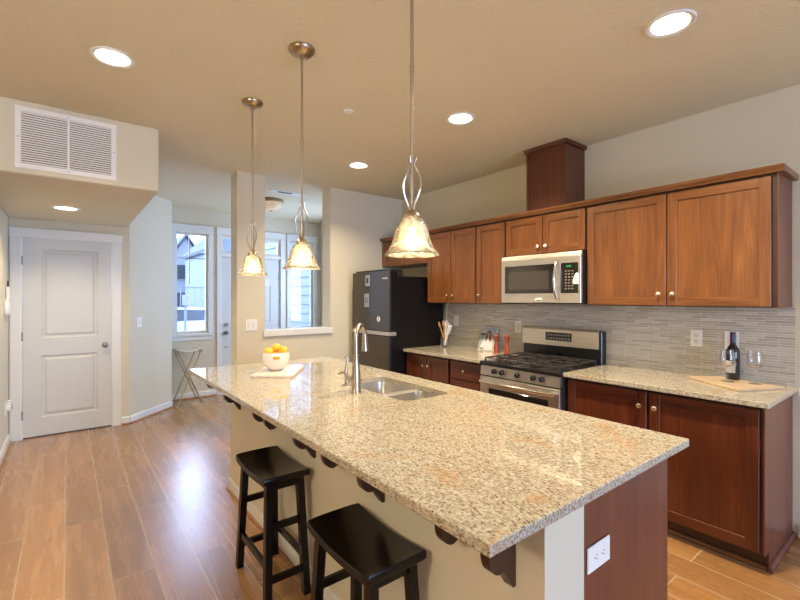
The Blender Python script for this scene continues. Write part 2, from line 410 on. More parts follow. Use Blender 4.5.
def cut(o, cutter_mb):
    """subtract a closed shape from a mesh object and keep only the result"""
    me = bpy.data.meshes.new('tmp'); bmesh.ops.recalc_face_normals(cutter_mb.bm, faces=cutter_mb.bm.faces)
    cutter_mb.bm.to_mesh(me); cutter_mb.bm.free()
    t = bpy.data.objects.new('tmp', me); COL.objects.link(t)
    md = o.modifiers.new('cut', 'BOOLEAN'); md.object = t; md.operation = 'DIFFERENCE'; md.solver = 'EXACT'
    bpy.context.view_layer.update()
    dg = bpy.context.evaluated_depsgraph_get()
    new = bpy.data.meshes.new_from_object(o.evaluated_get(dg))
    o.modifiers.remove(md); old = o.data; new.name = old.name; o.data = new
    bpy.data.objects.remove(t); bpy.data.meshes.remove(me)
def rrect(x0, x1, y0, y1, r, n=6):
    pts = []
    for cx, cy, a0 in ((x1-r, y1-r, 0), (x0+r, y1-r, PI/2), (x0+r, y0+r, PI), (x1-r, y0+r, 1.5*PI)):
        for i in range(n+1):
            a = a0 + i*PI/2/n; pts.append((cx+r*math.cos(a), cy+r*math.sin(a)))
    return pts

# ------------------------------------------------------------------ room shell
CZ = 2.743
WX = 3.49
sbox('floor', M['floor'], -4.2, 3.62, -4.2, 6.92, -0.12, 0)
ceil = sbox('ceiling', M['ceil'], -4.2, 3.62, -4.2, 6.92, CZ, CZ+0.16)
CANS = [(0.194, 2.758), (2.240, 0.814), (2.230, 2.167), (2.235, 3.537)]
ADDED_CANS = [(-2.0, -1.5)]  # recessed light added out of view for extra warm light
for x, y in CANS + ADDED_CANS:
    mb = MB(); mb.cyl((x, y, CZ-0.05), (x, y, CZ+0.09), 0.080, n=32); cut(ceil, mb)
mb = MB()
for y0, y1, z0, z1 in ((-4.2, 5.10, 0, CZ), (6.10, 6.75, 0, CZ), (5.10, 6.10, 0, 1.0), (5.10, 6.10, 2.20, CZ)): mb.box(WX, WX+0.13, y0, y1, z0, z1)  # unseen opening added here to let daylight into the foyer
struct(mb.build('wall_right', M['wall']))
sbox('wall_back', M['wall'], 2.425, WX, 4.45, 4.65, 0, CZ)
sbox('wall_pillar', M['wall'], 1.361, 1.650, 4.45, 4.65, 0, CZ)
sbox('wall_half', M['wall'], 1.650, 2.425, 4.45, 4.65, 0, 1.045)
tr = MB(); tr.box(1.628, 2.447, 4.425, 4.449, 1.045, 1.108, bev=0.003)
tr.box(1.652, 2.423, 4.449, 4.66, 1.046, 1.108, bev=0.002); struct(tr.build('trim_1', M['white']))
# left hallway, soffit and closet door wall
DY = 5.84
sbox('wall_left', M['wall'], -0.60, -0.47, 3.72, DY+0.12, 0, CZ)
sbox('wall_living', M['wall'], -4.2, -0.60, 3.72, 3.84, 0, CZ)
ms = MB().box(-0.47, 0.555, 3.72, DY, 2.265, CZ, bev=0.008)
soffit = struct(ms.build('ceiling_soffit', M['wall']))
mb = MB(); mb.cyl((-0.008, 4.90, 2.20), (-0.008, 4.90, 2.265+0.09), 0.080, n=32); cut(soffit, mb)
mb = MB()
mb.box(-0.47, -0.372, DY, DY+0.12, 0, CZ); mb.box(0.409, 0.57, DY, DY+0.12, 0, CZ); mb.box(-0.372, 0.409, DY, DY+0.12, 2.079, CZ)
struct(mb.build('wall_door', M['wall']))
# 45 degree wall and the short return into the foyer
mb = MB(); mb.prism([(0.57, DY), (1.10, 6.375), (1.10, 6.75), (1.0, 6.75), (1.0, 6.45), (0.57, DY+0.12)], lambda x, y: (x, y, 0), lambda x, y: (x, y, CZ))
struct(mb.build('wall_diagonal', M['wall']))
# foyer end wall with openings
FY = 6.75
WA = (1.215, 1.650, 0.945, 2.395); WB = (2.930, 3.350, 0.945, 2.395); FD = (1.838, 2.757); TZ = (2.135, 2.385)
mb = MB()
for x0, x1, z0, z1 in ((1.0, WA[0], 0, CZ), (WA[1], FD[0], 0, CZ), (FD[1], WB[0], 0, CZ), (WB[1], WX+0.13, 0, CZ),
                       (WA[0], WA[1], 0, WA[2]), (WA[0], WA[1], WA[3], CZ), (WB[0], WB[1], 0, WB[2]), (WB[0], WB[1], WB[3], CZ),
                       (FD[0], FD[1], 2.075, TZ[0]), (FD[0], FD[1], TZ[1], CZ)):
    mb.box(x0, x1, FY, FY+0.14, z0, z1)
struct(mb.build('wall_foyer', M['wall']))
# far living-room shell behind the camera
mb = MB()
for x0, x1, z0, z1 in ((-4.2, 0.0, 0, CZ), (2.3, WX+0.13, 0, CZ), (0.0, 2.3, 0, 0.30), (0.0, 2.3, 2.35, CZ)):
    mb.box(x0, x1, -4.33, -4.2, z0, z1)
struct(mb.build('wall_south', M['wall']))
mb = MB()
for y0, y1, z0, z1 in ((-4.2, 3.84, 0, CZ),):
    mb.box(-4.33, -4.2, y0, y1, z0, z1)
struct(mb.build('wall_west', M['wall']))

def window_unit(name, x0, x1, z0, z1, bars):
    y = FY
    fr = MB()
    c = 0.062
    fr.box(x0-c, x0, y-0.022, y-0.001, z0-0.01, z1, bev=0.003); fr.box(x1, x1+c, y-0.022, y-0.001, z0-0.01, z1, bev=0.003)
    fr.box(x0-c-0.004 if x0 > 1.3 else x0-c, x1+c+0.006, y-0.028, y-0.001, z1, z1+0.115, bev=0.003)
    fr.box(x0-c, x1+c+0.004, y-0.045, y-0.001, z0-0.045, z0-0.010, bev=0.004); fr.box(x0-c+0.004, x1+c, y-0.020, y-0.001, z0-0.105, z0-0.045, bev=0.003)
    f = struct(fr.build(name, M['white']))
    s = MB(); t = 0.028
    for a in ((x0, x0+t, z0, z1), (x1-t, x1, z0, z1), (x0+t, x1-t, z0, z0+t), (x0+t, x1-t, z1-t, z1)):
        s.box(a[0], a[1], y+0.045, y+0.085, a[2], a[3], bev=0.003)
    s.build('sash', M['white'], f)
    s = MB()
    for a in bars: s.box(a[0], a[1], y+0.058, y+0.070, a[2], a[3])
    s.build('muntin', M['screw'], f)
    MB().box(x0+t, x1-t, y+0.071, y+0.075, z0+t, z1-t).build('pane', M['pane'], f)
    return f
xm = 1.402
window_unit('window_1', *WA, [(xm-0.006, xm+0.006, 1.66, 2.367), (WA[0]+0.028, WA[1]-0.028, 2.024, 2.036)])
xm = 3.067
window_unit('window_2', *WB, [(xm-0.006, xm+0.006, 1.66, 2.367), (WB[0]+0.028, WB[1]-0.028, 2.024, 2.036), (WB[0]+0.028, WB[1]-0.028, 1.652, 1.664)])
# transom above the front door
tf = MB()
for a in ((1.838, 1.872, TZ[0], TZ[1]), (2.723, 2.757, TZ[0], TZ[1]), (1.872, 2.723, TZ[0], TZ[0]+0.03), (1.872, 2.723, TZ[1]-0.03, TZ[1])):
    tf.box(a[0], a[1], FY+0.02, FY+0.08, a[2], a[3])
t3 = struct(tf.build('window_3', M['white']))
MB().box(1.872, 2.723, FY+0.045, FY+0.050, TZ[0]+0.03, TZ[1]-0.03).build('pane', M['pane'], t3)
# front door casing, slab, hardware
mb = MB()
mb.box(1.765, 1.838, FY-0.022, FY-0.001, 0, 2.41, bev=0.003); mb.box(2.757, 2.830, FY-0.022, FY-0.001, 0, 2.41, bev=0.003)
mb.box(1.758, 2.837, FY-0.028, FY-0.001, 2.41, 2.51, bev=0.003); mb.box(1.838, 2.757, FY-0.018, FY-0.001, 2.078, 2.132, bev=0.003)
struct(mb.build('trim_2', M['white']))

def panel_door(name, x0, x1, y0, y1, z0, z1, panels, mat):
    """a slab whose recessed, raised-field panels are sunk in the face towards -y"""
    o = MB().box(x0, x1, y0, y1, z0, z1, bev=0.002).build(name, mat)
    struct(o)
    for px0, px1, pz0, pz1 in panels:
        c = MB(); g = 0.028
        f0 = lambda x, z: (x, y0-0.001, z)
        a = [c.bm.verts.new((x, y0-0.002, z)) for x, z in ((px0, pz0), (px1, pz0), (px1, pz1), (px0, pz1))]
        b = [c.bm.verts.new((x, y0+0.012, z)) for x, z in ((px0+0.012, pz0+0.012), (px1-0.012, pz0+0.012), (px1-0.012, pz1-0.012), (px0+0.012, pz1-0.012))]
        for i in range(4):
            j = (i+1) % 4; c.bm.faces.new((a[i], a[j], b[j], b[i]))
        c.bm.faces.new(a[::-1]); c.bm.faces.new(b)
        cut(o, c)
        # raised field
        r = MB()
        a = [r.bm.verts.new((x, y0+0.012, z)) for x, z in ((px0+g, pz0+g), (px1-g, pz0+g), (px1-g, pz1-g), (px0+g, pz1-g))]
        b = [r.bm.verts.new((x, y0+0.003, z)) for x, z in ((px0+g+0.02, pz0+g+0.02), (px1-g-0.02, pz0+g+0.02), (px1-g-0.02, pz1-g-0.02), (px0+g+0.02, pz1-g-0.02))]
        for i in range(4):
            j = (i+1) % 4; r.bm.faces.new((a[i], a[j], b[j], b[i]))
        r.bm.faces.new(b); r.bm.faces.new(a[::-1])
        r.build('door_panel', mat, o)
    return o
d1 = panel_door('door_1', -0.362, 0.399, DY+0.012, DY+0.047, 0.012, 2.068, [(-0.215, 0.272, 1.03, 1.965), (-0.215, 0.272, 0.20, 0.85)], M['door'])
kb = MB(); kx = 0.337
kb.cyl((kx, DY+0.012, 0.925), (kx, DY+0.002, 0.925), 0.031, n=24); kb.cyl((kx, DY+0.003, 0.925), (kx, DY-0.03, 0.925), 0.011, n=16)
kb.sphere((kx, DY-0.042, 0.925), 0.026); kb.build('knob', M['screw'], d1, True)
for z in (1.84, 1.055, 0.244):
    MB().box(-0.3705, -0.358, DY-0.006, DY+0.0115, z-0.045, z+0.045).cyl((-0.366, DY-0.006, z-0.046), (-0.366, DY-0.006, z+0.046), 0.006, n=10).build('hinge', M['screw'], d1)
mb = MB()
mb.box(-0.458, -0.372, DY-0.020, DY-0.001, 0, 2.075, bev=0.003); mb.box(0.409, 0.490, DY-0.020, DY-0.001, 0, 2.075, bev=0.003)
mb.box(-0.466, 0.500, DY-0.028, DY-0.001, 2.075, 2.172, bev=0.003)
mb.box(-0.372, -0.364, DY-0.01, DY+0.11, 0, 2.079); mb.box(0.401, 0.409, DY-0.01, DY+0.11, 0, 2.079); mb.box(-0.364, 0.401, DY-0.01, DY+0.11, 2.071, 2.079)
struct(mb.build('trim_3', M['white']))
sbox('trim_4', M['blackmatte'], -0.36, 0.398, DY+0.015, DY+0.10, 0.0005, 0.009)
d2 = panel_door('door_2', 1.846, 2.749, FY+0.015, FY+0.058, 0.012, 2.068, [(2.02, 2.27, 0.25, 0.90), (2.33, 2.60, 0.25, 0.90), (2.33, 2.60, 1.05, 1.65), (2.02, 2.27, 1.05, 1.65)], M['door'])
for z, r in ((1.045, 0.030), (0.925, 0.030), (0.71, 0.012)):
    k = MB().cyl((1.905, FY+0.015, z), (1.905, FY-0.005, z), r, n=20)
    if z == 0.925: k.cyl((1.905, FY-0.004, z), (1.905, FY-0.03, z), 0.010, n=12).sphere((1.905, FY-0.042, z), 0.027)
    k.build('knob' if z == 0.925 else ('deadbolt' if z > 1 else 'peep_cap'), M['screw'], d2, True)
for z in (1.80, 1.05, 0.25):
    MB().box(2.742, 2.7545, FY-0.004, FY+0.0145, z-0.05, z+0.05).build('hinge', M['nickel'], d2)
MB().box(2.50, 2.575, FY+0.002, FY+0.0145, 1.62, 1.76, bev=0.004).build('door_viewer', M['white'], d2)

# baseboards with a wooden shoe moulding
def baseboard(name, p0, p1, nrm, shoe=True, h=0.088):
    p0, p1, n = Vector((*p0, 0)), Vector((*p1, 0)), Vector((*nrm, 0)).normalized()
    prof = [(0.001, 0.002), (0.015, 0.002), (0.015, h-0.012), (0.010, h), (0.001, h)]
    mb = MB(); mb.prism(prof, lambda d, z: p0+n*d+Vector((0, 0, z)), lambda d, z: p1+n*d+Vector((0, 0, z)))
    o = struct(mb.build(name, M['white']))
    if shoe:
        pr = [(0.0155, 0.001), (0.032, 0.001), (0.031, 0.010), (0.026, 0.017), (0.0155, 0.019)]
        m2 = MB(); m2.prism(pr, lambda d, z: p0+n*d+Vector((0, 0, z)), lambda d, z: p1+n*d+Vector((0, 0, z)))
        m2.build('shoe_moulding', M['shoe'], o)
    return o
baseboard('baseboard_left', (-0.47, 3.75), (-0.47, 5.80), (1, 0))
baseboard('baseboard_door', (0.492, DY), (0.572, DY), (0, -1))
baseboard('baseboard_diagonal', (0.572, DY), (1.097, 6.370), (1, -1))
baseboard('baseboard_foyer', (1.12, FY), (1.762, FY), (0, -1))
baseboard('baseboard_right', (WX, 0.565), (WX, -4.1), (-1, 0))
baseboard('baseboard_pillar', (1.37, 4.45), (2.42, 4.45), (0, -1))
# backsplash
sbox('wall_backsplash', M['tile'], WX-0.010, WX-0.0005, 0.585, 3.60, 0.9155, 1.394)

# ------------------------------------------------------------------ outside
sbox('ground', M['concrete'], -40, 60, 6.93, 90, -0.5, -0.25)
def house(x0, x1, y, zt, mat, label):
    t = thing('townhouse', ((x0+x1)/2, y, -0.25), label, 'house', 'townhouses across the street')
    D = 7; xm = (x0+x1)/2
    MB().box(x0, x1, y, y+D, -0.25, zt).build('wall', mat, t)
    mb = MB(); e = 0.25
    poly = [(x0-e, zt-0.1), (xm, zt+1.6), (x1+e, zt-0.1), (x1+e, zt+0.12), (xm, zt+1.85), (x0-e, zt+0.12)]
    mb.prism(poly, lambda x, z: (x, y-0.3, z), lambda x, z: (x, y+D+0.3, z)).build('roof', M['roof'], t)
    mb = MB(); mb.prism([(x0, zt), (x1, zt), (xm, zt+1.55)], lambda x, z: (x, y, z), lambda x, z: (x, y+0.2, z)).build('gable', mat, t)
    for k in range(2):
        for cx in (x0+(x1-x0)*0.30, x0+(x1-x0)*0.72):
            z0 = 0.6+k*2.4
            f = MB().box(cx-0.42, cx+0.42, y-0.06, y-0.001, z0, z0+1.4).build('window_frame', M['siding_w'], t)
            MB().box(cx-0.33, cx+0.33, y-0.08, y-0.061, z0+0.09, z0+1.31).build('pane', M['hwin'], f)
    return t
house(5.6, 8.0, 52, 5.0, M['siding_b'], 'blue sided townhouse seen at the left of the tall foyer window')
house(7.2, 9.2, 41, 5.2, M['siding_w'], 'white sided townhouse in the middle of the tall foyer window')
house(7.45, 10.3, 30.5, 4.6, M['siding_g'], 'grey sided townhouse seen at the right of the tall foyer window')
house(14.5, 19.5, 46, 6.5, M['siding_b'], 'dark blue townhouse seen through the glass above the front door')
# street sign
t = thing('street_sign', (2.78, 14.0, -0.25), 'small white square sign on a post outside the tall window', 'sign')
MB().cyl((2.78, 14, -0.25), (2.78, 14, 1.25), 0.035, n=10).build('post', M['siding_w'], t)
MB().box(2.68, 2.88, 13.93, 13.96, 1.22, 1.55, bev=0.01).build('sign_panel', M['siding_s'], t)
# metal railing
t = thing('railing', (3.2, 19, -0.25), 'pale metal railing beyond the white street sign', 'railing')
for z in (0.15, 0.75, 1.85): MB().box(1.5, 6.5, 18.98, 19.02, z, z+0.05).build('rail', M['siding_g'], t)
for k in range(20): MB().box(1.5+k*0.26, 1.53+k*0.26, 18.985, 19.015, -0.25, 1.88).build('baluster', M['siding_w'], t)
# parked car
def car(x, y):
    t = thing('car', (x, y, -0.25), 'silver car parked outside below the townhouses', 'car')
    prof = [(-2.1, 0.25), (2.1, 0.25), (2.15, 0.6), (1.95, 0.82), (1.1, 0.92), (0.55, 1.38), (-0.9, 1.42), (-1.6, 0.98), (-2.05, 0.9), (-2.15, 0.6)]
    MB().prism(prof, lambda a, z: (x+a, y-0.85, z-0.25), lambda a, z: (x+a, y+0.85, z-0.25)).build('body', M['carp'], t)
    MB().prism([(-1.35, 1.0), (0.85, 0.98), (0.45, 1.32), (-0.85, 1.35)], lambda a, z: (x+a, y-0.87, z-0.25), lambda a, z: (x+a, y-0.852, z-0.25)).build('side_window', M['hwin'], t)
    for a in (-1.3, 1.3):
        MB().cyl((x+a, y-0.9, 0.07), (x+a, y-0.68, 0.07), 0.32, n=24).build('wheel', M['tire'], t)
car(3.1, 15.6)
# lap siding of the porch side wall next door
mb = MB(); sx = 3.64
for k in range(20):
    z = -0.24+k*0.175
    mb.prism([(sx-0.026, z), (sx, z), (sx, z+0.175), (sx-0.006, z+0.175)], lambda x, zz: (x, 6.93, zz), lambda x, zz: (x, 10.2, zz))
o = mb.build('wall_porch', M['siding_w']); struct(o)

# ------------------------------------------------------------------ ceiling fittings
def can_light(x, y, z, label, power=24, dark=False):
    t = thing('recessed_light', (x, y, z), label, 'ceiling light', 'recessed ceiling lights')
    MB().lathe([(0.078, -0.001), (0.104, -0.001), (0.104, -0.006), (0.098, -0.010), (0.084, -0.007), (0.078, -0.003)], (x, y, z), 40, True).build('trim_ring', M['white'], t, True)
    MB().lathe([(0.0785, -0.002), (0.050, 0.050), (0.050, 0.056), (0.0790, 0.002)], (x, y, z), 40, True).build('baffle', M['satin'], t, True)
    MB().cyl((x, y, z+0.052), (x, y, z+0.062), 0.049, n=32).build('lens', M['lens'], t)
    area('recessed_lamp', (x, y, z+0.048), 0.085, power, WARM, (0, 0, 0), shape='DISK', spread=PI)
    return t
LB = ['recessed light nearest the wall vent, left of the pendants', 'recessed light above the right end of the upper cabinets', 'recessed light just left of the wooden chimney box', 'recessed light farthest away, close to the refrigerator corner']
for (x, y), lb, pw in zip(CANS, LB, (17, 40, 40, 24)): can_light(x, y, CZ, lb, pw)
can_light(-0.008, 4.90, 2.265, 'recessed light in the lowered soffit above the closet door', 14)
for k, (x, y) in enumerate(ADDED_CANS): can_light(x, y, CZ, 'added recessed light in the unseen ceiling behind the view')
# smoke detector / sprinkler cap
tag(MB().lathe([(0, -0.012), (0.030, -0.010), (0.036, -0.004), (0.036, -0.0005), (0, -0.0005)], (1.537, 2.556, CZ), 24).build('sprinkler_cap', M['white'], smooth=True), 'tiny round white sprinkler cover on the ceiling', 'sprinkler cover')
# foyer flush mount
fx, fy = 2.12, 5.50
t = thing('flush_light', (fx, fy, CZ), 'round flush mount foyer light with frosted glass bowl', 'ceiling light')
MB().lathe([(0, -0.001), (0.155, -0.001), (0.165, -0.03), (0.158, -0.045), (0.135, -0.045), (0.13, -0.02), (0, -0.02)], (fx, fy, CZ), 36).build('pan', M['bronze'], t, True)
MB().lathe([(0.150, -0.046), (0.138, -0.085), (0.105, -0.118), (0.05, -0.136), (0.0, -0.140), (0.0, -0.136), (0.05, -0.132), (0.10, -0.113), (0.133, -0.083), (0.145, -0.046)], (fx, fy, CZ), 36).build('glass_bowl', M['bowlglass'], t, True)
MB().sphere((fx, fy, CZ-0.148), 0.012, 12).build('finial', M['bronze'], t, True)
MB().sphere((fx, fy, CZ-0.07), 0.028, 12).build('bulb', M['bulb'], t, True)
def point(name, loc, p, r=0.02, col=WARM):
    l = bpy.data.lights.new(name, 'POINT'); l.energy = p; l.color = col; l.shadow_soft_size = r
    o = bpy.data.objects.new(name, l); COL.objects.link(o); o.location = loc; return o
point('foyer_lamp', (fx, fy, CZ-0.07), 3, 0.03)
# slim ceiling air vent
t = thing('ceiling_vent', (2.16, 4.99, CZ), 'slim white air register on the foyer ceiling', 'air vent')
MB().box(1.92, 2.37, 4.93, 5.06, CZ-0.008, CZ-0.0005, bev=0.003).build('frame', M['white'], t)
MB().box(2.01, 2.19, 4.965, 5.02, CZ-0.0095, CZ-0.0082).build('grille', M['slot'], t)

# return-air grille on the soffit face
vx0, vx1, vz0, vz1 = -0.268, 0.283, 2.300, 2.702; vy = 3.7195
t = thing('return_air_grille', (0.007, vy, vz0), 'large white louvred return air grille on the soffit', 'air vent')
mb = MB(); fw = 0.032
mb.box(vx0, vx1, vy-0.010, vy, vz0, vz0+fw, bev=0.002); mb.box(vx0, vx1, vy-0.010, vy, vz1-fw, vz1, bev=0.002)
mb.box(vx0, vx0+fw, vy-0.010, vy, vz0+fw, vz1-fw, bev=0.002); mb.box(vx1-fw, vx1, vy-0.010, vy, vz0+fw, vz1-fw, bev=0.002)
xc = (vx0+vx1)/2
mb.box(xc-0.006, xc+0.006, vy-0.009, vy, vz0+fw, vz1-fw); mb.build('frame', M['plate'], t)
MB().box(vx0+fw, vx1-fw, vy-0.0015, vy-0.0002, vz0+fw, vz1-fw).build('duct_backing', M['dark_void'], t)
ns = 22
for a, b in ((vx0+fw, xc-0.006), (xc+0.006, vx1-fw)):
    mb = MB()
    for k in range(ns):
        z = vz0+fw + (k+0.5)*(vz1-vz0-2*fw)/ns
        mb.prism([(-0.0085, 0.0042), (-0.0018, -0.0038), (-0.0018, -0.0028), (-0.0090, 0.0050)], lambda y, zz: (a, vy+y, z+zz), lambda y, zz: (b, vy+y, z+zz))
    mb.build('louvres', M['plate'], t)
for x, z in ((vx0+0.016, (vz0+vz1)/2), (vx1-0.016, (vz0+vz1)/2), (xc, vz0+0.016), (xc, vz1-0.016)):
    MB().cyl((x, vy-0.0105, z), (x, vy-0.0125, z), 0.004, n=10).build('screw', M['screw'], t)

# ------------------------------------------------------------------ pendants
def pendant(x, y):
    t = thing('pendant_lamp', (x, y, 1.6), '', 'pendant light', 'three pendant lamps over the island')
    MB().lathe([(0, 1.143), (0.067, 1.143), (0.067, 1.133), (0.058, 1.120), (0.030, 1.108), (0.012, 1.104), (0.012, 1.092), (0, 1.092)], (x, y, 1.6), 32).build('canopy', M['bronze'], t, True)
    rod = MB(); rod.cyl((x, y, 1.6+0.155), (x, y, 1.6+1.095), 0.0062, n=12); rod.cyl((x, y, 2.25), (x, y, 2.275), 0.0082, n=12)
    rod.build('rod', M['nickel'], t, True)
    for k in range(3):
        a = 2*PI*k/3 + 0.5; pts = []
        for i in range(25):
            u = i/24; z = 1.6 + 0.165 + 0.185*u
            r = 0.008 + 0.027*math.sin(PI*min(1, u*1.12))**1.2 if u < 0.88 else 0.008+0.010*(u-0.88)/0.12
            aa = a + 1.0*u
            pts.append((x+r*math.cos(aa), y+r*math.sin(aa), z))
        MB().tube(pts, 0.0038, 8).build('scroll_arm', M['nickel'], t, True)
    MB().lathe([(0, 0.176), (0.010, 0.176), (0.013, 0.162), (0.024, 0.153), (0.030, 0.142), (0.030, 0.1385), (0, 0.1385)], (x, y, 1.6), 28).build('socket_cap', M['bronze'], t, True)
    out = [(0.026, 0.138), (0.038, 0.131), (0.050, 0.115), (0.058, 0.093), (0.064, 0.066), (0.072, 0.042), (0.083, 0.022), (0.096, 0.008), (0.101, 0.003)]
    inn = [(r-0.0035, z-0.001) for r, z in out[::-1]]; inn[0] = (0.0975, 0.0032)
    MB().lathe(out+inn, (x, y, 1.6), 40, True).build('glass_shade', M['shade'], t, True)
    MB().lathe([(0, 0.025), (0.014, 0.028), (0.022, 0.042), (0.022, 0.056), (0.012, 0.085), (0.012, 0.10), (0, 0.10)], (x, y, 1.6), 16).build('bulb', M['bulb'], t, True)
    return t
P = [(0.965, 1.175), (0.962, 2.07), (0.965, 2.83)]
p = pendant(*P[0]); p['label'] = 'nearest of the three bell pendants, hanging before the upper cabinets'
dup(p, (P[1][0], P[1][1], 1.6), 'middle of the three bell pendant lamps above the island')
dup(p, (P[2][0], P[2][1], 1.6), 'farthest bell pendant, hanging before the pillar with the switch')
for x, y in P: point('pendant_lamp_light', (x, y, 1.6+0.012), 1.1, 0.018)

# added globe lamp behind the view, unseen, to warm wall and ceiling
gx, gy, gz = -1.6, 0.7, 1.95
t = thing('fill_globe_lamp', (gx, gy, gz), 'added globe lamp, unseen behind the camera, giving warm fill light', 'pendant light')
MB().lathe([(0, 0.792), (0.06, 0.792), (0.05, 0.77), (0, 0.765)], (gx, gy, gz), 24).build('canopy', M['bronze'], t, True)
MB().cyl((gx, gy, gz+0.15), (gx, gy, gz+0.77), 0.005, n=10).build('rod', M['bronze'], t)
MB().sphere((gx, gy, gz), 0.15, 32).build('globe', emit('fill_globe_glow', (1, 0.82, 0.58), 75), t, True)

# ------------------------------------------------------------------ cabinets
def shaker(x, y0, y1, z0, z1, parent, s=0.055, name='door', knob=None, thick=0.019, tone='cherry'):
    """shaker door facing -x with its front at x"""
    xb = x+thick; mb = MB()
    e = 0.0015
    mv, mh = M[tone], M[tone+'_h']
    mb.box(x+0.009, xb-0.002, y0+s-0.0005, y1-s+0.0005, z0+s-0.0005, z1-s+0.0005)
    d = mb.build(name, mv, parent)
    for a, b in ((y0, y0+s), (y1-s, y1)): MB().box(x, xb, a, b, z0, z1, bev=e).build('stile', mv, d)
    for a, b in ((z0, z0+s), (z1-s, z1)): MB().box(x+0.0004, xb, y0+s, y1-s, a, b, bev=e).build('rail', mh, d)
    if knob: knob_at(x, knob[0], knob[1], d)
    return d
def knob_at(x, y, z, d):
    mb = MB(); mb.lathe([(0, 0), (0.006, 0), (0.005, 0.010), (0.010, 0.014), (0.0155, 0.019), (0.015, 0.025), (0.008, 0.029), (0, 0.030)], (0, 0, 0), 20)
    mb.xform(Matrix.Translation((x-0.0002, y, z)) @ Matrix.Rotation(-PI/2, 4, 'Y'))
    mb.build('knob', M['knobm'], d, True)
XF = 3.155; XB = WX-0.0015
G = 'upper wall cabinets'
def upper(y0, y1, z0, z1, label, doors, knobs, deep=XF):
    t = thing('upper_cabinet', (XB, (y0+y1)/2, z0), label, 'cabinet', G)
    MB().box(deep+0.0195, XB, y0, y1, z0, z1).build('body', M['cherry_d'], t)
    for (a, b), kn in zip(doors, knobs): shaker(deep, a, b, z0+0.006, z1-0.014, t, knob=kn)
    return t
UZ0, UZ1 = 1.396, 2.160
c1_ = upper(0.605, 1.730, UZ0, UZ1, 'long two door upper cabinet at the right end above the wine bottle', [(0.632, 1.165), (1.174, 1.722)], [(1.128, 1.478), (1.212, 1.478)])
MB().box(XF+0.004, XB, 0.600, 0.6048, UZ0-0.001, UZ1).build('end_panel', M['panel'], c1_)
upper(1.732, 2.500, 1.822, UZ1, 'short two door cabinet directly above the microwave', [(1.742, 2.112), (2.118, 2.490)], [(2.076, 1.885), (2.152, 1.885)])
upper(2.502, 2.860, UZ0, UZ1, 'narrow single door upper cabinet left of the microwave', [(2.512, 2.850)], [(2.815, 1.478)])
upper(2.862, 3.575, UZ0, UZ1, 'two door upper cabinet beside the refrigerator', [(2.870, 3.204), (3.211, 3.568)], [(3.166, 1.478), (3.248, 1.478)])
t = upper(3.577, 4.445, 1.838, UZ1, 'small cabinet high above the refrigerator', [(3.585, 4.010), (4.016, 4.436)], [None, None])
# crown along the cabinet tops
mb = MB(); z0 = UZ1+0.001
prof = [(XF+0.004, z0), (XF-0.012, z0), (XF-0.016, z0+0.008), (XF-0.030, z0+0.022), (XF-0.034, z0+0.036), (XF+0.004, z0+0.036)]
mb.prism(prof, lambda x, z: (x, 0.570, z), lambda x, z: (x, 4.446, z))
mb.box(XF+0.0045, XB, 0.570, 4.446, z0, z0+0.036)
tag(mb.build('crown_moulding', M['cherry_h']), 'long stained wood crown running along the tops of the upper cabinets', 'moulding')
# chimney box
t = thing('chimney_cover', (XB, 2.105, 2.20), 'tall stained wood chimney box rising from cabinets to ceiling', 'wooden box')
cb0 = z0+0.037
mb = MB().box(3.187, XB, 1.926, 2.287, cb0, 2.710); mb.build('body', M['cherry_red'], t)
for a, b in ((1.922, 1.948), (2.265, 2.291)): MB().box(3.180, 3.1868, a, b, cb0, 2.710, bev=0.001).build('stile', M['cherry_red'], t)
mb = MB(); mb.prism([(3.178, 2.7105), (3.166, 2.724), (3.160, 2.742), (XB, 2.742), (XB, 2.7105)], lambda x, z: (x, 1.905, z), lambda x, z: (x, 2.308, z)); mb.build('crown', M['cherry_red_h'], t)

# base cabinets on the right wall
CT = 0.914; XC = 2.862
def base_body(t, y0, y1):
    MB().box(XC+0.0195, XB, y0, y1, 0.105, CT-0.031).build('body', M['cherry_d'], t)
    mb = MB(); mb.box(XC+0.085, XB, y0, y1, 0.0, 0.1045); mb.build('toe_kick', M['cherry_d'], t)
    MB().prism([(XC+0.084, 0.001), (XC+0.070, 0.001), (XC+0.071, 0.012), (XC+0.078, 0.020), (XC+0.084, 0.022)], lambda x, z: (x, y0, z), lambda x, z: (x, y1, z)).build('shoe_moulding', M['cherry_h'], t)
t = thing('base_cabinet', (XB, 1.16, 0), 'base cabinet with two tall doors right of the stove', 'cabinet', 'base cabinets along the wall')
base_body(t, 0.606, 1.722)
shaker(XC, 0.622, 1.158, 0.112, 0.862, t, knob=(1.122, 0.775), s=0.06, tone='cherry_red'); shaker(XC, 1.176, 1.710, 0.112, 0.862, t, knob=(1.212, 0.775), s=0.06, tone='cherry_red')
mb = MB(); mb.prism([(XC+0.005, 0.105), (XC+0.005, CT-0.031), (XB, CT-0.031), (XB, 0.0), (XC+0.085, 0.0), (XC+0.085, 0.105)], lambda x, z: (x, 0.598, z), lambda x, z: (x, 0.6055, z))
mb.build('end_panel', M['panel'], t)
mb = MB(); mb.prism([(0, 0.001), (-0.018, 0.001), (-0.017, 0.02), (-0.008, 0.034), (0, 0.036)], lambda d, z: (XC+0.068, 0.597+d, z), lambda d, z: (XB, 0.597+d, z)); mb.build('end_moulding', M['panel'], t)
t = thing('base_cabinet', (XB, 3.24, 0), 'base cabinet with two doors and knobs beside the refrigerator', 'cabinet', 'base cabinets along the wall')
base_body(t, 2.930, 3.585)
shaker(XC, 2.945, 3.250, 0.112, 0.862, t, knob=(3.220, 0.768), s=0.05, tone='cherry_red'); shaker(XC, 3.257, 3.575, 0.112, 0.862, t, knob=(3.290, 0.768), s=0.05, tone='cherry_red')
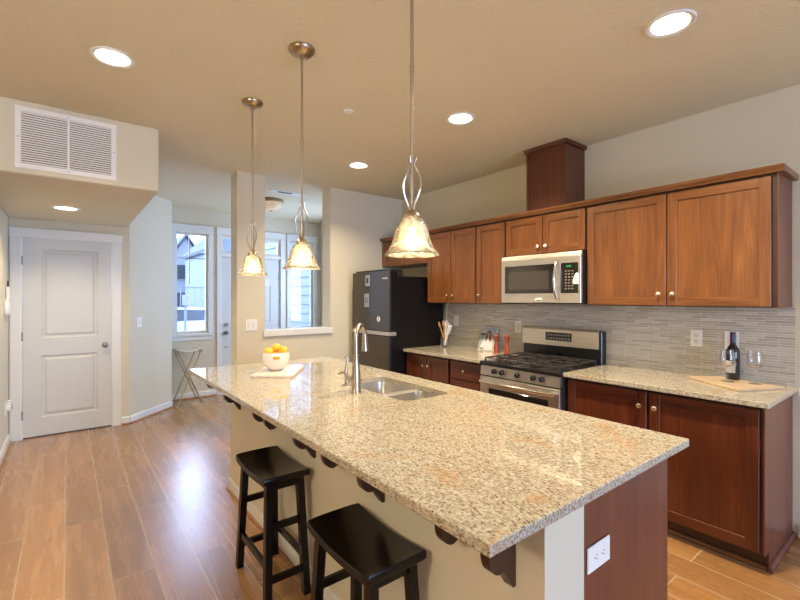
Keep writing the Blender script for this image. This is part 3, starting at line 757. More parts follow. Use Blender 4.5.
t = thing('base_cabinet', (XB, 2.71, 0), 'narrow drawer base cabinet left of the stove', 'cabinet', 'base cabinets along the wall')
base_body(t, 2.492, 2.928)
for k, (a, b) in enumerate(((0.700, 0.862), (0.410, 0.690), (0.112, 0.400))):
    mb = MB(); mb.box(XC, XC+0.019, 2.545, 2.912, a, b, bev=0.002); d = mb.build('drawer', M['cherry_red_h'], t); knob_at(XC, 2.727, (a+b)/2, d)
# wall counters
def slab(name, x0, x1, y0, y1, label, group):
    return tag(MB().box(x0, x1, y0, y1, CT-0.030, CT, bev=0.003, seg=2).build(name, M['granite']), label, 'countertop', group)
slab('countertop', 2.826, WX-0.011, 0.575, 1.724, 'granite wall counter under the wine bottle, right of the stove', 'granite wall counters')
slab('countertop', 2.826, WX-0.011, 2.490, 3.590, 'short granite wall counter between stove and refrigerator', 'granite wall counters')

# ------------------------------------------------------------------ range
ry0, ry1 = 1.7265, 2.4875
t = thing('gas_range', (3.1, (ry0+ry1)/2, 0), 'stainless steel gas range with black cooktop between the granite counters', 'stove')
MB().box(2.822, 3.470, ry0+0.002, ry1-0.002, 0.03, 0.885).build('body', M['blackmatte'], t)
mb = MB(); mb.prism([(2.800, 0.800), (2.824, 0.800), (2.824, 0.878), (2.806, 0.878)], lambda x, z: (x, ry0+0.004, z), lambda x, z: (x, ry1-0.004, z))
cp = mb.build('control_panel', M['steel'], t)
for y in (2.330, 2.252, 2.102, 1.956, 1.880):
    mb = MB(); mb.lathe([(0, 0), (0.021, 0), (0.021, 0.006), (0.0185, 0.022), (0.015, 0.026), (0, 0.026)], n=20); mb.box(-0.020, 0.020, -0.0045, 0.0045, 0.0235, 0.032, bev=0.002)
    mb.xform(Matrix.Translation((2.8035, y, 0.845)) @ Matrix.Rotation(-PI/2-0.1, 4, 'Y')); mb.build('knob', M['black'], cp, True)
mb = MB(); mb.box(2.792, 2.8215, ry0+0.006, ry1-0.006, 0.215, 0.790, bev=0.006, seg=2); od = mb.build('oven_door', M['steel'], t)
MB().box(2.7890, 2.7915, 1.823, 2.385, 0.34, 0.700, bev=0.001).build('oven_window', M['bglass'], od)
mb = MB(); pts = []
for i in range(21):
    u = i/20; pts.append((2.760-0.022*math.sin(PI*u), ry0+0.035+u*(ry1-ry0-0.07), 0.753))
mb.tube(pts, 0.014, 12); mb.cyl((2.792, ry0+0.045, 0.753), (2.762, ry0+0.045, 0.753), 0.011); mb.cyl((2.792, ry1-0.045, 0.753), (2.762, ry1-0.045, 0.753), 0.011)
mb.build('oven_handle', M['chrome'], od, True)
MB().box(2.794, 2.8215, ry0+0.006, ry1-0.006, 0.045, 0.205, bev=0.004).build('warming_drawer', M['steel'], t)
mb = MB(); mb.box(2.790, 3.395, ry0+0.001, ry1-0.001, 0.886, 0.918, bev=0.008, seg=3); mb.build('cooktop', M['black'], t, True)
for bx, by in ((2.94, 1.90), (3.24, 1.90), (2.94, 2.31), (3.24, 2.31), (3.09, 2.107)):
    mb = MB(); mb.lathe([(0, 0), (0.052, 0), (0.050, 0.006), (0.034, 0.009), (0.034, 0.017), (0.028, 0.020), (0, 0.020)], (bx, by, 0.9185), 24); mb.build('burner', M['iron'], t, True)
for gy0, gy1 in ((ry0+0.03, 1.985), (1.995, 2.220), (2.230, ry1-0.03)):
    mb = MB(); zb, zt = 0.938, 0.950; wd = 0.0055
    ym = (gy0+gy1)/2
    for y in (gy0+wd, gy1-wd): mb.box(2.825, 3.365, y-wd, y+wd, zb, zt, bev=0.002)
    for x in (2.831, 3.095, 3.359): mb.box(x-wd, x+wd, gy0, gy1, zb, zt, bev=0.002)
    mb.box(2.825, 3.365, ym-0.004, ym+0.004, zb+0.001, zt+0.001, bev=0.001)
    for x in (2.94, 3.24):
        mb.box(x-0.004, x+0.004, gy0, gy1, zb+0.001, zt+0.001, bev=0.001)
        for s in (-1, 1):
            mb.quadbar((x+s*0.05, gy0+0.01, zb), (x+s*0.05, gy0+0.01, zt+0.003), 0.008, 0.02)
    for x in (2.831, 3.095, 3.359):
        for y in (gy0+wd, gy1-wd): mb.box(x-0.006, x+0.006, y-0.006, y+0.006, 0.9186, zb+0.001)
    mb.build('grate', M['iron'], t)
mb = MB(); mb.box(3.398, 3.472, ry0+0.004, ry1-0.004, 0.886, 1.180, bev=0.006); bg = mb.build('backguard', M['black'], t)
mb = MB(); mb.prism([(3.3975, 1.035), (3.384, 1.035), (3.386, 1.172), (3.394, 1.190), (3.430, 1.194), (3.430, 1.1805), (3.3975, 1.1805)], lambda x, z: (x, ry0+0.022, z), lambda x, z: (x, ry1-0.006, z)); mb.build('backguard_panel', M['steel'], bg)
dp = MB().box(3.3815, 3.3838, 1.985, 2.235, 1.078, 1.150, bev=0.002).build('display', M['bglass'], bg)
mb = MB()
for r_ in range(2):
    for k in range(8): mb.box(3.3805, 3.3814, 2.002+k*0.028, 2.017+k*0.028, 1.093+r_*0.030, 1.103+r_*0.030)
mb.build('buttons', M['amber'], dp)
for y in (ry0+0.05, ry1-0.05):
    for x in (2.86, 3.42): MB().cyl((x, y, 0), (x, y, 0.03), 0.02, n=12).build('foot', M['blackmatte'], t)

# ------------------------------------------------------------------ microwave
my0, my1, mz0, mz1 = 1.737, 2.494, 1.405, 1.818; mx = 3.090
t = thing('microwave', (3.29, (my0+my1)/2, mz0), 'stainless over the range microwave with curved handle', 'microwave')
MB().box(mx+0.031, 3.478, my0+0.001, my1-0.001, mz0, mz1).build('body', M['blackmatte'], t)
mb = MB(); mb.box(mx, mx+0.030, my0, my1, mz0+0.006, mz1-0.040, bev=0.004); fr = mb.build('front_frame', M['steel'], t)
MB().prism([(mx+0.030, mz1-0.038), (mx+0.004, mz1-0.038), (mx+0.012, mz1-0.002), (mx+0.030, mz1-0.002)], lambda x, z: (x, my0, z), lambda x, z: (x, my1, z)).build('vent_strip', M['steel'], t)
dr = MB().box(mx-0.0030, mx-0.0003, 1.955, 2.452, 1.490, 1.728, bev=0.001).build('door_window', M['bglass'], t)
MB().box(mx-0.0042, mx-0.0032, 2.01, 2.41, 1.525, 1.675).build('window_mesh', simple('grey_window_mesh', (0.045, 0.04, 0.036), 0.15), dr)
ct = MB().box(mx-0.0030, mx-0.0003, 1.758, 1.905, 1.490, 1.728, bev=0.001).build('control_panel', M['bglass'], t)
MB().box(mx-0.0040, mx-0.0032, 1.815, 1.855, 1.694, 1.708).build('clock', M['green'], ct)
mb = MB()
for r_ in range(7):
    for k in range(3): mb.box(mx-0.0040, mx-0.0032, 1.795+k*0.028, 1.811+k*0.028, 1.520+r_*0.023, 1.529+r_*0.023)
mb.build('keypad', M['keys'], ct)
mb = MB(); pts = []
for i in range(25):
    u = i/24; pts.append((mx-0.012-0.040*math.sin(PI*u)**0.8, 1.932, mz0+0.035+u*(mz1-mz0-0.11)))
mb.tube(pts, 0.011, 12); mb.box(mx-0.014, mx-0.0003, 1.922, 1.942, mz0+0.025, mz0+0.045); mb.box(mx-0.014, mx-0.0003, 1.922, 1.942, mz1-0.085, mz1-0.065)
mb.build('handle', M['chrome'], t, True)
bd = MB().box(mx-0.0020, mx-0.0003, 2.075, 2.135, 1.424, 1.452).build('badge', M['label'], t)
MB().box(mx-0.0028, mx-0.0021, 2.082, 2.128, 1.428, 1.438).build('badge_lettering', M['slot'], bd)
tag(MB().prism([(1.745, 1.560), (1.795, 1.560), (1.800, 1.585), (1.778, 1.640), (1.762, 1.650), (1.745, 1.630)], lambda y, z: (mx-0.0075, y, z), lambda y, z: (mx-0.0068, y, z)).build('paper_tag', M['label']), 'small pale paper tag hanging on the microwave keypad', 'tag')

# ------------------------------------------------------------------ refrigerator
fy0, fy1 = 3.605, 4.325; fX = 2.653
t = thing('refrigerator', (3.05, (fy0+fy1)/2, 0), 'tall dark stainless refrigerator with black sides', 'refrigerator')
MB().box(fX+0.105, 3.44, fy0+0.005, fy1-0.005, 0.02, 1.685, bev=0.004).build('body', M['fridge_side'], t)
mb = MB().box(fX+0.012, fX+0.100, fy0, fy1, 1.098, 1.742, bev=0.010, seg=2); ud = mb.build('upper_door', M['fridge_side'], t)
MB().box(fX, fX+0.0115, fy0+0.002, fy1-0.002, 1.100, 1.740, bev=0.003).build('door_skin', M['fridge'], ud)
mb = MB().box(fX+0.012, fX+0.100, fy0, fy1, 0.07, 1.050, bev=0.010, seg=2); ld = mb.build('lower_door', M['fridge_side'], t)
MB().box(fX, fX+0.0115, fy0+0.002, fy1-0.002, 0.072, 1.048, bev=0.003).build('door_skin', M['fridge'], ld)
MB().box(fX-0.004, fX+0.10, fy0+0.001, fy1-0.001, 1.052, 1.094, bev=0.004).build('handle_strip', simple('silver_handle_strip', (0.55, 0.55, 0.57), 0.25, 0.7), t)
MB().box(fX+0.03, fX+0.19, fy0+0.02, fy1-0.02, 1.7425, 1.760, bev=0.004).build('hinge_cover', M['blackmatte'], t)
MB().box(fX+0.125, fX+0.20, fy0+0.02, fy1-0.02, 1.6855, 1.742).build('hinge_riser', M['blackmatte'], t)
def textobj(body, size, loc, rot, mat, name, parent):
    c = bpy.data.curves.new(name, 'FONT'); c.body = body; c.size = size; c.extrude = 0.0004; c.align_x = 'CENTER'; c.align_y = 'CENTER'
    o = bpy.data.objects.new('tmp_text', c); COL.objects.link(o)
    bpy.context.view_layer.update()
    me = bpy.data.meshes.new_from_object(o.evaluated_get(bpy.context.evaluated_depsgraph_get()))
    bpy.data.objects.remove(o); me.name = name
    m = Matrix.Translation(Vector(loc)-WO[parent.name]) @ rot; me.transform(m)
    me.materials.clear(); me.materials.append(mat)
    q = bpy.data.objects.new(name, me); COL.objects.link(q); q.parent = parent; WO[q.name] = WO[parent.name]
    return q
R_WEST = Matrix(((0, 0, -1, 0), (-1, 0, 0, 0), (0, 1, 0, 0), (0, 0, 0, 1)))   # text read by someone looking towards +x
textobj('SAMSUNG', 0.022, (fX-0.0008, fy0+0.075, 1.660), R_WEST, M['plate'], 'wordmark', ud)
MB().cyl((fX+0.0002, 3.797, 1.226), (fX-0.0012, 3.797, 1.226), 0.030, n=28).build('round_sticker', M['plate'], ud)
MB().box(fX-0.0018, fX-0.0013, 3.792, 3.802, 1.205, 1.247).build('sticker_mark', M['slot'], ud)
def magnet(y, z, w, h, circ, label):
    tt = thing('magnet', (fX-0.001, y, z), label, 'magnet', 'notes on the refrigerator door')
    MB().box(fX-0.006, fX-0.0005, y-w/2, y+w/2, z-h/2, z+h/2, bev=0.002).build('card', simple('pale_blue_card', (0.30, 0.36, 0.46), 0.4), tt)
    if circ: MB().lathe([(0.022, 0), (0.030, 0), (0.030, 0.001), (0.022, 0.001)], n=24, close=True).xform(Matrix.Translation((fX-0.0062, y, z)) @ Matrix.Rotation(-PI/2, 4, 'Y')).build('ring', M['slot'], tt)
    else: MB().box(fX-0.0075, fX-0.0063, y-w/4, y+w/4, z-h/4, z+h/4).build('inset', M['slot'], tt)
magnet(4.005, 1.645, 0.085, 0.12, False, 'upper small blue grey card magnet on the refrigerator door')
magnet(4.025, 1.425, 0.095, 0.15, True, 'lower blue grey card magnet with a ring on the refrigerator')

# ------------------------------------------------------------------ island
t = thing('kitchen_island', (1.37, 2.0, 0), 'long kitchen island with painted half wall and stained end panel', 'kitchen island')
ix0, ix1, iy0, iy1 = 0.980, 1.775, 0.650, 3.36
MB().box(ix0, 1.174, iy0, iy1, 0, CT-0.031).build('half_wall', M['wall'], t)
mb = MB()   # cabinet run open at the top for the sink
mb.box(1.175, 1.760, iy0+0.012, 1.68, 0.0, CT-0.031); mb.box(1.175, 1.760, 2.46, iy1, 0.0, CT-0.031)
mb.box(1.175, 1.195, 1.68, 2.46, 0, CT-0.031); mb.box(1.742, 1.760, 1.68, 2.46, 0, CT-0.031); mb.box(1.195, 1.742, 1.68, 2.46, 0, 0.60)
mb.build('cabinet_run', M['cherry_d'], t)
MB().box(1.176, 1.762, iy0, iy0+0.0115, 0.0, CT-0.031).build('end_panel', M['panel'], t)
for k in range(4):
    y0 = 0.70+k*0.665
    dd = MB().box(1.7605, 1.778, y0, y0+0.645, 0.11, 0.86, bev=0.002).build('door', M['cherry'], t)
prof = [(0.001, 0.002), (0.015, 0.002), (0.015, 0.076), (0.010, 0.088), (0.001, 0.088)]
bb = MB().prism(prof, lambda d, z: (ix0-d, iy0-0.012, z), lambda d, z: (ix0-d, iy1+0.015, z)); bb.prism(prof, lambda d, z: (ix0-0.014, iy0-d, z), lambda d, z: (1.174, iy0-d, z))
bb.prism(prof, lambda d, z: (ix0, iy1+d, z), lambda d, z: (1.174, iy1+d, z)); bb.build('baseboard', M['white'], t)
pr = [(0.0155, 0.001), (0.026, 0.001), (0.0255, 0.010), (0.022, 0.016), (0.0155, 0.018)]
MB().prism(pr, lambda d, z: (ix0-d, iy0-0.03, z), lambda d, z: (ix0-d, iy1+0.034, z)).build('shoe_moulding', M['shoe'], t)
# corbels
def corbel(y, d=0.112, h=0.226, w=0.030, lobe_only=False, k=1.0):
    z1 = CT-0.0315; x1 = ix0-0.0005
    pts = [(x1, z1), (x1-d, z1), (x1-d, z1-0.110*k)]
    for i in range(1, 9):
        a = PI/2*i/8; pts.append((x1-d+0.050-0.050*math.cos(a), z1-(0.110+0.060*math.sin(a))*k))
    if lobe_only: pts += [(x1-d+0.075, z1-0.160*k), (x1, z1-0.120*k)]
    else: pts += [(x1-d+0.060, z1-0.167), (x1-0.012, z1-h), (x1, z1-h)]
    MB().prism(pts, lambda x, z: (x, y-w/2, z), lambda x, z: (x, y+w/2, z)).build('corbel', M['cherry_d'], t)
for y in (0.755, 1.373, 1.96, 2.541, 3.13): corbel(y)
for y in (0.935, 1.665, 2.36): corbel(y, lobe_only=True)
corbel(3.335, 0.175, lobe_only=True, k=0.55)
# outlet in the end panel
ot = MB().box(1.186, 1.314, iy0-0.007, iy0-0.0005, 0.652, 0.727, bev=0.003).build('outlet', M['plate'], t)
def receptacle_slots(mb, cx, cz, f, horiz=False):
    for s in (-1, 1):
        for dx, dz, w, h in ((-0.006, 0.004, 0.0016, 0.008), (0.006, 0.004, 0.0016, 0.008), (0, -0.007, 0.004, 0.004)):
            if horiz: u, v, a, b = cx+s*0.020+dz, cz+dx, h, w
            else: u, v, a, b = cx+dx, cz+s*0.020+dz, w, h
            f(mb, u, v, a, b)
mb = MB(); receptacle_slots(mb, 1.25, 0.69, lambda m, u, v, a, b: m.box(u-a/2, u+a/2, iy0-0.0078, iy0-0.0071, v-b/2, v+b/2), True); mb.build('slots', M['slot'], ot)
# granite top with sink cut-out
top = MB().box(0.726, 1.880, 0.617, 3.548, CT-0.030, CT, bev=0.004, seg=2).build('island_countertop', M['granite'])
tag(top, 'large speckled beige granite slab covering the kitchen island', 'countertop')
sx0, sx1, sy0, sy1 = 1.385, 1.715, 1.735, 2.395
cut(top, MB().prism(rrect(sx0, sx1, sy0, sy1, 0.055), lambda x, y: (x, y, CT-0.06), lambda x, y: (x, y, CT+0.03)))
# sink
t = thing('sink', ((sx0+sx1)/2, (sy0+sy1)/2, 0.70), 'double bowl stainless steel sink set under the island granite', 'sink')
def bowl(y0, y1, z0):
    mb = MB(); e = 0.004; rings = []
    for (ins, z) in ((-0.012, CT-0.0315), (0.0, CT-0.0320), (0.004, CT-0.06), (0.010, z0+0.03), (0.022, z0+0.008), (0.045, z0)):
        rings.append([mb.bm.verts.new((x, y, z)) for x, y in rrect(sx0-0.004+ins, sx1+0.004-ins, y0+ins, y1-ins, max(0.02, 0.05-abs(ins)*0.3))])
    for a, b in zip(rings, rings[1:]):
        n = len(a)
        for i in range(n): mb.bm.faces.new((a[i], a[(i+1) % n], b[(i+1) % n], b[i]))
    mb.bm.faces.new(rings[-1]); return mb
b1 = bowl(sy0-0.004, 2.018, 0.715).build('bowl', M['sink'], t, True); b2 = bowl(2.044, sy1+0.004, 0.715).build('bowl', M['sink'], t, True)
MB().box(sx0+0.001, sx1-0.001, 2.0, 2.062, CT-0.0312, CT-0.0285, bev=0.001).build('divider', M['sink'], t)
for b, y in ((b1, 1.875), (b2, 2.22)): MB().cyl((1.55, y, 0.7155), (1.55, y, 0.718), 0.042, n=24).build('drain', M['chrome'], b)
# faucet
fx, fy = 1.300, 2.085
t = thing('faucet', (fx, fy, CT), 'brushed nickel gooseneck pull down faucet standing beside the sink', 'faucet')
mb = MB(); mb.lathe([(0, 0.0005), (0.030, 0.0005), (0.030, 0.006), (0.027, 0.010), (0.0275, 0.04), (0.028, 0.075), (0.024, 0.120), (0.0185, 0.160), (0.0165, 0.200), (0.0165, 0.205), (0.0185, 0.207), (0.0185, 0.214), (0, 0.214)], (fx, fy, CT), 32); mb.build('body', M['nickel'], t, True)
dx, dy = 0.82, 0.57; pts = []; R = 0.065
for i in range(5): pts.append((fx, fy, CT+0.21+0.025*i))
for i in range(1, 19):
    a = PI - i*PI*0.97/18
    pts.append((fx+dx*(R+R*math.cos(a)), fy+dy*(R+R*math.cos(a)), CT+0.315+R*math.sin(a)))
MB().tube(pts, 0.0135, 16).build('spout', M['nickel'], t, True)
ex, ey, ez = pts[-1]
MB().cyl((ex, ey, ez+0.008), (ex+0.003, ey+0.002, ez-0.045), 0.0145, 0.0155, 20).cyl((ex+0.003, ey+0.002, ez-0.045), (ex+0.006, ey+0.004, ez-0.100), 0.0155, 0.021, 20).build('spray_head', M['nickel'], t, True)
MB().tube([(fx-0.016, fy+0.012, CT+0.075), (fx-0.032, fy+0.024, CT+0.080), (fx-0.048, fy+0.036, CT+0.105), (fx-0.042, fy+0.034, CT+0.150), (fx-0.036, fy+0.030, CT+0.190), (fx-0.046, fy+0.040, CT+0.205)], [0.013, 0.014, 0.010, 0.008, 0.007, 0.010], 12).build('lever', M['nickel'], t, True)
# soap dispenser
qx, qy = 1.367, 2.297
t = thing('soap_dispenser', (qx, qy, CT), 'short nickel soap dispenser behind the faucet', 'soap dispenser')
MB().lathe([(0, 0.0005), (0.030, 0.0005), (0.030, 0.004), (0.016, 0.008), (0.014, 0.03), (0.016, 0.045), (0.010, 0.055), (0, 0.056)], (qx, qy, CT), 24).build('collar', M['nickel'], t, True)
MB().tube([(qx, qy, CT+0.050), (qx, qy, CT+0.068), (qx-0.012, qy+0.008, CT+0.080), (qx-0.038, qy+0.022, CT+0.078), (qx-0.050, qy+0.028, CT+0.070)], [0.007, 0.008, 0.011, 0.008, 0.006], 12).build('pump_spout', M['nickel'], t, True)

# marble board, bowl, oranges
bp = [(0.975, 2.905), (1.195, 2.715), (1.450, 3.075), (1.232, 3.262)]
mb = MB(); mb.prism(bp, lambda x, y: (x, y, CT+0.0005), lambda x, y: (x, y, CT+0.018)); bmesh.ops.bevel(mb.bm, geom=list(mb.bm.edges), offset=0.003, segments=2, affect='EDGES')
tag(mb.build('serving_board', M['marble']), 'pale marble serving board under the fruit bowl on the island', 'board')
bx, by, bz = 1.190, 2.995, CT+0.0185
out = [(0, 0), (0.040, 0), (0.046, 0.004), (0.070, 0.026), (0.090, 0.056), (0.099, 0.090), (0.098, 0.132)]
inn = [(0.092, 0.132), (0.093, 0.090), (0.084, 0.058), (0.064, 0.030), (0.040, 0.012), (0, 0.010)]
mb = MB().lathe(out+inn, (bx, by, bz), 48); bwl = mb.build('fruit_bowl', M['ceramic'], smooth=True)
c = MB(); bmesh.ops.create_uvsphere(c.bm, u_segments=20, v_segments=12, radius=1, matrix=Matrix.Diagonal((0.026, 0.05, 0.0125, 1)))
ang = math.atan2(-by, -bx) + 0.05
c.xform(Matrix.Translation((bx+0.095*math.cos(ang), by+0.095*math.sin(ang), bz+0.098)) @ Matrix.Rotation(ang-PI/2, 4, 'Z')); cut(bwl, c)
tag(bwl, 'round white ceramic bowl with an oval handle hole holding oranges', 'bowl')
ors = [(-0.044, 0.026, 0.118, 'orange resting at the left rim of the white bowl'), (0.020, 0.038, 0.140, 'topmost orange of the pile in the white bowl'), (0.042, -0.030, 0.126, 'orange at the right side of the white bowl'), (-0.022, -0.034, 0.096, 'orange seen through the handle hole of the bowl'), (0.0, 0.0, 0.048, 'orange at the bottom of the white bowl')]
for k, (ox, oy, oz, lb) in enumerate(ors):
    cx, cy, cz = bx+ox, by+oy, bz+oz+(0.010 if k < 3 else 0)
    t = thing('orange', (cx, cy, cz-0.034), lb, 'fruit', 'oranges in the white bowl')
    mb = MB().sphere((cx, cy, cz), 0.038, 24, 0.94); mb.build('peel', M['orange'], t, True)
    MB().cyl((cx+0.004, cy, cz+0.0350), (cx+0.004, cy, cz+0.0372), 0.004, 0.003, 8).build('stem_scar', M['spoonwood'], t)

# ------------------------------------------------------------------ stools
def stool(cx, cy):
    t = thing('bar_stool', (cx, cy, 0), '', 'stool', 'saddle stools at the island')
    hx, hy, zt = 0.120, 0.214, 0.612
    mb = MB(); nx, ny = 6, 20; g = []
    def zz(u, v): return zt - 0.020 + 0.020*(v*v) - 0.002*(u*u)   # saddle
    topv = []; botv = []
    for i in range(nx+1):
        u = -1+2*i/nx; ra = []; rb = []
        for j in range(ny+1):
            v = -1+2*j/ny
            k = 1-0.035*(abs(u)**6)*(abs(v)**10); e = 0.965 if (i in (0, nx)) else 1.0; f = 0.985 if (j in (0, ny)) else 1.0
            ra.append(mb.bm.verts.new((cx+u*hx*k*e, cy+v*hy*(1-(1-k)*0.5)*f, zz(u, v)))); rb.append(mb.bm.verts.new((cx+u*hx*k*e, cy+v*hy*(1-(1-k)*0.5)*f, zz(u, v)-0.032+0.004*(1-v*v))))
        topv.append(ra); botv.append(rb)
    for i in range(nx):
        for j in range(ny):
            mb.bm.faces.new((topv[i][j], topv[i+1][j], topv[i+1][j+1], topv[i][j+1])); mb.bm.faces.new((botv[i][j], botv[i][j+1], botv[i+1][j+1], botv[i+1][j]))
    rim = [(i, 0) for i in range(nx)] + [(nx, j) for j in range(ny)] + [(i, ny) for i in range(nx, 0, -1)] + [(0, j) for j in range(ny, 0, -1)]
    def full(i, j, dz, row):
        u, v = -1+2*i/nx, -1+2*j/ny; k = 1-0.035*(abs(u)**6)*(abs(v)**10)
        return mb.bm.verts.new((cx+u*hx*k, cy+v*hy*(1-(1-k)*0.5), row[i][j].co.z+dz))
    r1 = [full(i, j, -0.006, topv) for i, j in rim]; r2 = [full(i, j, 0.005, botv) for i, j in rim]
    nr = len(rim)
    for q in range(nr):
        p_ = (q+1) % nr; i, j = rim[q]; i2, j2 = rim[p_]
        mb.bm.faces.new((topv[i][j], topv[i2][j2], r1[p_], r1[q])); mb.bm.faces.new((r1[q], r1[p_], r2[p_], r2[q])); mb.bm.faces.new((r2[q], r2[p_], botv[i2][j2], botv[i][j]))
    mb.build('seat', M['espresso'], t, True)
    fxx, fyy = 0.098, 0.205; txx, tyy = 0.078, 0.168; lt = 0.575
    def lp(sx, sy, z):
        u = z/lt; return (cx+sx*(fxx+(txx-fxx)*u), cy+sy*(fyy+(tyy-fyy)*u), z)
    for sx in (-1, 1):
        for sy in (-1, 1):
            MB().quadbar(lp(sx, sy, 0), lp(sx, sy, lt), 0.034, 0.034).build('leg', M['espresso'], t)
    for sy in (-1, 1):
        for z in (0.365, 0.125):
            a, b = lp(-1, sy, z), lp(1, sy, z); MB().box(a[0]+0.018, b[0]-0.018, a[1]-0.010, a[1]+0.010, z-0.016, z+0.016, bev=0.002).build('stretcher', M['espresso'], t)
        a, b = lp(-1, sy, 0.55), lp(1, sy, 0.55); MB().box(a[0]+0.018, b[0]-0.018, a[1]-0.010, a[1]+0.010, 0.535, 0.562).build('apron', M['espresso'], t)
    for sx in (-1, 1):
        a, b = lp(sx, -1, 0.185), lp(sx, 1, 0.185); MB().box(a[0]-0.010, a[0]+0.010, a[1]+0.018, b[1]-0.018, 0.169, 0.201, bev=0.002).build('stretcher', M['espresso'], t)
        a, b = lp(sx, -1, 0.55), lp(sx, 1, 0.55); MB().box(a[0]-0.010, a[0]+0.010, a[1]+0.018, b[1]-0.018, 0.538, 0.560).build('apron', M['espresso'], t)
    return t
s1 = stool(0.834, 1.290); s1['label'] = 'dark saddle stool nearest the view, its legs cut by the frame'
s2 = dup(s1, (0.834, 2.160, 0), 'dark saddle stool farther away with its whole frame showing')

# ------------------------------------------------------------------ counter items
# crock with utensils
jx, jy = 3.275, 3.415
t = thing('utensil_jar', (jx, jy, CT), 'clear glass jar of kitchen utensils beside the refrigerator', 'jar')
MB().lathe([(0, 0.0005), (0.050, 0.0005), (0.052, 0.01), (0.052, 0.135), (0.049, 0.135), (0.048, 0.012), (0, 0.010)], (jx, jy, CT), 28).build('glass', M['clear'], t, True)
def utensil(name, label, dx, dy, lean, L_, mat, head):
    base = Vector((jx-dx*0.5, jy-dy*0.5, CT+0.016)); tip = Vector((jx+dx+lean[0], jy+dy+lean[1], CT+L_))
    t = thing(name, base, label, 'utensil', 'utensils in the glass jar')
    MB().tube([base, tip], 0.0065, 8).build('handle', mat, t)
    d = (tip-base).normalized(); q = d.to_track_quat('Z', 'X').to_matrix().to_4x4()
    mb = MB()
    if head == 'spoon': mb.sphere((0, 0, 0), 1, 14); mb.xform(Matrix.Translation(tip+d*0.028) @ q @ Matrix.Diagonal((0.009, 0.026, 0.038, 1)))
    else: mb.box(-0.004, 0.004, -0.026, 0.026, -0.01, 0.085, bev=0.0035); mb.xform(Matrix.Translation(tip) @ q)
    mb.build('head', mat, t, True)
utensil('wooden_spoon', 'wooden spoon leaning to the left in the glass jar', -0.012, 0.018, (-0.012, 0.030), 0.215, M['spoonwood'], 'spoon')
utensil('wooden_spoon', 'upright wooden spoon in the middle of the glass jar', -0.004, 0.004, (0.0, 0.012), 0.225, M['spoonwood'], 'spoon')
utensil('spatula', 'white spatula leaning right in the glass jar', 0.004, -0.020, (0.0, -0.030), 0.165, M['plate'], 'flat')
utensil('slotted_turner', 'white turner standing upright in the glass jar', 0.012, -0.006, (0.008, -0.012), 0.185, M['plate'], 'flat')
utensil('spoon', 'white spoon at the back of the glass jar', 0.020, 0.014, (0.016, 0.012), 0.235, M['plate'], 'spoon')
# photo panel leaning on the backsplash
t = thing('photo_panel', (3.40, 2.94, CT), 'leaning photo print of a person in white with long hair', 'picture')
q = Matrix.Translation((3.385, 2.935, CT+0.0005)) @ Matrix.Rotation(math.radians(17), 4, 'Y')   # leans back towards the wall
def pp(poly, d, name, mat):
    mb = MB(); mb.prism(poly, lambda y, z: (-d, -y, z), lambda y, z: (-d-0.0008, -y, z)); mb.xform(q); mb.build(name, mat, t)
mb = MB().box(-0.004, 0.010, -0.105, 0.105, 0, 0.245, bev=0.001); mb.xform(q); mb.build('board', M['label'], t)
pp([(-0.100, 0.005), (0.100, 0.005), (0.100, 0.240), (-0.100, 0.240)], 0.0045, 'backdrop', M['photo_bg'])
pp([(-0.100, 0.16), (-0.03, 0.16), (-0.03, 0.175), (-0.100, 0.175)], 0.0056, 'shelf_print', M['slot'])
pp([(-0.075, 0.008), (0.085, 0.008), (0.080, 0.06), (0.058, 0.115), (0.030, 0.135), (-0.012, 0.135), (-0.045, 0.11), (-0.072, 0.05)], 0.0056, 'shirt_print', M['shirt'])
pp([(-0.022, 0.085), (-0.010, 0.10), (0.0, 0.13), (0.022, 0.13), (0.034, 0.10), (0.046, 0.08), (0.046, 0.15), (0.038, 0.19), (0.022, 0.205), (0.004, 0.205), (-0.014, 0.19), (-0.020, 0.15)], 0.0066, 'hair_print', M['hair'])
pp([(0.012+0.016*math.cos(a*PI/8), 0.165+0.023*math.sin(a*PI/8)) for a in range(16)], 0.0078, 'face_print', M['skin'])
pp([(0.002, 0.13), (0.022, 0.13), (0.020, 0.148), (0.004, 0.148)], 0.0074, 'neck_print', M['skin'])
pp([(-0.07, 0.012), (-0.03, 0.012), (-0.03, 0.024), (-0.07, 0.024)], 0.0068, 'caption_print', M['slot'])
# pepper and salt mills
def mill(x, y, label):
    t = thing('pepper_mill', (x, y, CT), label, 'pepper mill', 'turned wooden mills')
    MB().lathe([(0, 0.0005), (0.029, 0.0005), (0.029, 0.010), (0.026, 0.020), (0.027, 0.045), (0.021, 0.075), (0.0165, 0.105), (0.020, 0.125), (0.025, 0.133), (0.022, 0.140), (0, 0.141)], (x, y, CT), 28).build('body', M['mill'], t, True)
    MB().lathe([(0, 0.1415), (0.018, 0.1415), (0.026, 0.150), (0.028, 0.165), (0.023, 0.178), (0.013, 0.184), (0, 0.186)], (x, y, CT), 28).build('head', M['mill'], t, True)
    MB().sphere((x, y, CT+0.192), 0.006, 12).build('knob', M['chrome'], t, True)
    return t
m1 = mill(3.330, 2.748, 'turned orange wood mill next to the photo panel')
dup(m1, (3.330, 2.618, CT), 'turned orange wood mill nearest the stove')
